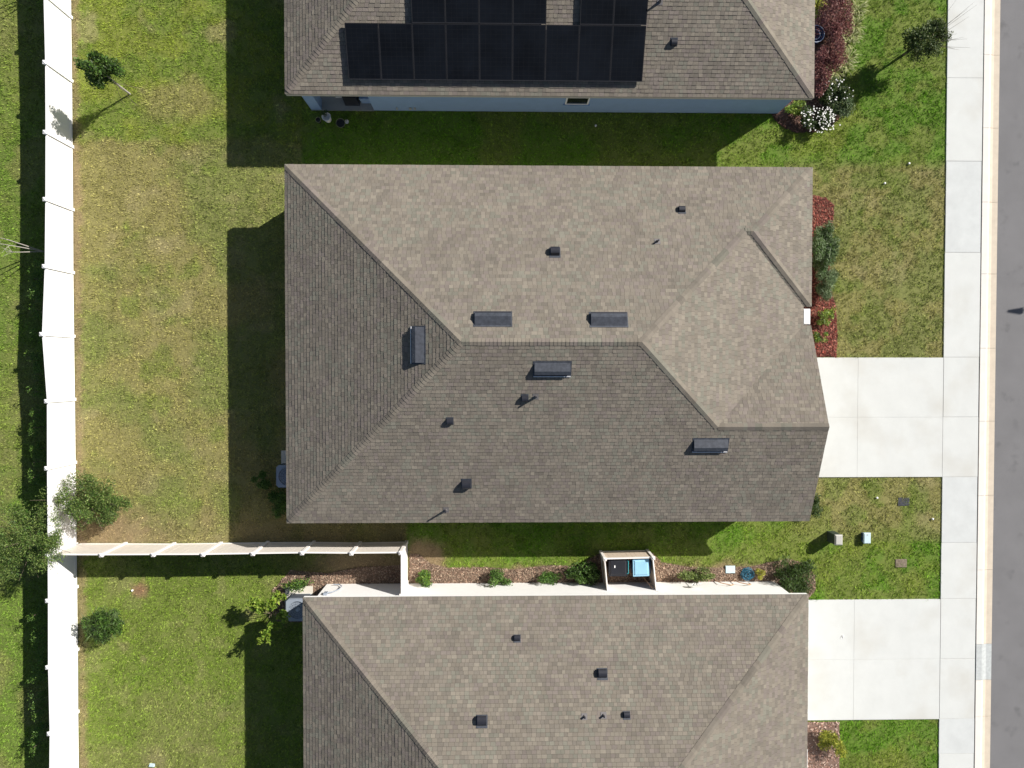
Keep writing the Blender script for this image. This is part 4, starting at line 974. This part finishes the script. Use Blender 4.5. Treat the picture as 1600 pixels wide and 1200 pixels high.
# scrap of white paper on the lower driveway
q = at(1316, 995, .03); b = MB(); b.hexa([(q[0]-.07, q[1]-.07, .03), (q[0]-.05, q[1]-.08, .03), (q[0]+.01, q[1]+.06, .03), (q[0]-.01, q[1]+.07, .03)], [(q[0]-.07, q[1]-.07, .04), (q[0]-.05, q[1]-.08, .04), (q[0]+.01, q[1]+.06, .06), (q[0]-.01, q[1]+.07, .06)])
b.hexa([(q[0]+.05, q[1]-.08, .03), (q[0]+.07, q[1]-.07, .03), (q[0]+.02, q[1]+.07, .03), (q[0]+.012, q[1]+.05, .03)], [(q[0]+.05, q[1]-.08, .04), (q[0]+.07, q[1]-.07, .04), (q[0]+.02, q[1]+.07, .06), (q[0]+.012, q[1]+.05, .06)])
tag(b.build('white_scrap', M['white'], loc=(q[0], q[1], .03)), 'small bent white scrap lying on the lower driveway', 'scrap')
# navy pot
q = at(1276, 52, .7); t = thing('planter_pot', (q[0], q[1], 0), 'round navy blue pot half hidden under the roof edge between crimson hedges', 'pot')
b = MB(); b.lathe((q[0], q[1], 0), [(.20, 0), (.34, .3), (.36, .6), (.33, .66), (.29, .62), (.27, .5)], 24); b.build('pot', M['navy'], t, smooth=True)
for r_, z_ in ((.35, .665), (.2, .60)):
    b = MB(); b.tube([(q[0]+r_*math.cos(2*math.pi*i/28), q[1]+r_*math.sin(2*math.pi*i/28), z_) for i in range(29)], .014, 6); b.build('rim', M['fan'], t)
# patio things of the blue house
q = at(511, 184, .25); t = thing('white_planter', (q[0], q[1], 0), 'white bucket planter outside the patio of the blue house', 'planter')
b = MB(); b.lathe((q[0], q[1], 0), [(.13, 0), (.18, .38), (.19, .40), (.16, .40), (.14, .25)], 18); b.build('bucket', M['white'], t)
leaves('foliage', t, (q[0], q[1]+.08, .5), (.2, .2, .2), 120, .07, G_D, 401, lumps=5)
for (px, py, r_, lab) in ((497, 187, .11, 'small rimmed plant pot left of the white bucket planter'), (532, 192, .19, 'wide rimmed plant pot right of the white bucket planter')):
    q = at(px, py, .25); t = thing('plant_pot', (q[0], q[1], 0), lab, 'pot'); b = MB()
    b.lathe((q[0], q[1], 0), [(r_*.7, 0), (r_*.93, .24), (r_*.9, .235), (r_*.85, .18)], 20); b.build('pot', M['black'], t)
    b = MB(); b.tube([(q[0]+r_*math.cos(2*math.pi*i/24), q[1]+r_*math.sin(2*math.pi*i/24), .25) for i in range(25)], .012, 6); b.build('rim', M['pot'], t)
q = at(538, 190, .1); t = thing('small_planter', (q[0]+.1, q[1], 0), 'little white dish of greenery beside the wide plant pot', 'planter')
b = MB(); b.lathe((q[0]+.1, q[1], 0), [(.06, 0), (.09, .1), (.07, .09)], 14); b.build('dish', M['white'], t)
leaves('foliage', t, (q[0]+.1, q[1]+.14, .2), (.12, .16, .14), 70, .05, G_D, 402, lumps=4)
t = thing('covered_grill', (-6.1, 11.45, 0), 'grill under a black cover standing in the shaded patio of the blue house', 'grill')
b = MB(); b.hexa([(-6.45, 11.2, .05), (-5.85, 11.2, .05), (-5.85, 11.75, .05), (-6.45, 11.75, .05)], [(-6.42, 11.22, .9), (-5.88, 11.22, .9), (-5.88, 11.73, .9), (-6.42, 11.73, .9)]); b.build('cover', M['black'], t)
b = MB(); b.tube([(-6.42, 11.47, .9), (-5.88, 11.47, .9)], .22, 16); b.build('dome', M['black'], t)
b = MB(); b.box(-6.7, -6.46, 11.25, 11.6, .78, .84); b.build('side_shelf', M['lip'], t)
t = thing('storage_box', (-5.55, 11.45, 0), 'blue storage box beside the covered grill on the patio', 'box')
b = MB(); b.box(-5.78, -5.3, 11.3, 11.8, .05, .5); b.build('body', M['blue'], t)
b = MB(); b.box(-5.80, -5.28, 11.28, 11.82, .501, .56, ch=.02); b.build('lid', M['blue'], t)
# unseen lamp-shaped stand-in, added outside the frame to throw the small road shadow
t = thing('shadow_caster', (30.3, 6.9, 0), 'unseen lamp shaped stand-in added beyond the road to cast a small shadow on the asphalt', 'shadow caster')
b = MB(); b.tube([(30.3, 6.9, 0), (30.3, 6.9, 4.9)], [.07, .05], 10); b.tube([(30.3, 6.9, 4.8), (29.0, 6.55, 5.1)], [.035, .025], 8); b.build('pole', M['util'], t)
b = MB(); b.hexa([(28.25, 6.42, 5.0), (28.95, 6.36, 5.0), (28.95, 6.62, 5.0), (28.25, 6.5, 5.0)], [(28.3, 6.44, 5.06), (28.95, 6.40, 5.13), (28.95, 6.58, 5.13), (28.3, 6.49, 5.06)]); b.build('head', M['util'], t)

q = at(237, 1196, .03); b = MB(); b.hexa([(q[0]-.14, q[1]-.05, -.01), (q[0]+.12, q[1]-.07, -.01), (q[0]+.13, q[1]+.05, -.01), (q[0]-.10, q[1]+.08, -.01)], [(q[0]-.12, q[1]-.04, .05), (q[0]+.10, q[1]-.05, .08), (q[0]+.11, q[1]+.04, .07), (q[0]-.09, q[1]+.06, .04)])
tag(b.build('plastic_scrap', M['utilb'], loc=(q[0], q[1], 0)), 'small pale blue plastic scrap by the bare patch at the bottom of the lower yard', 'scrap')
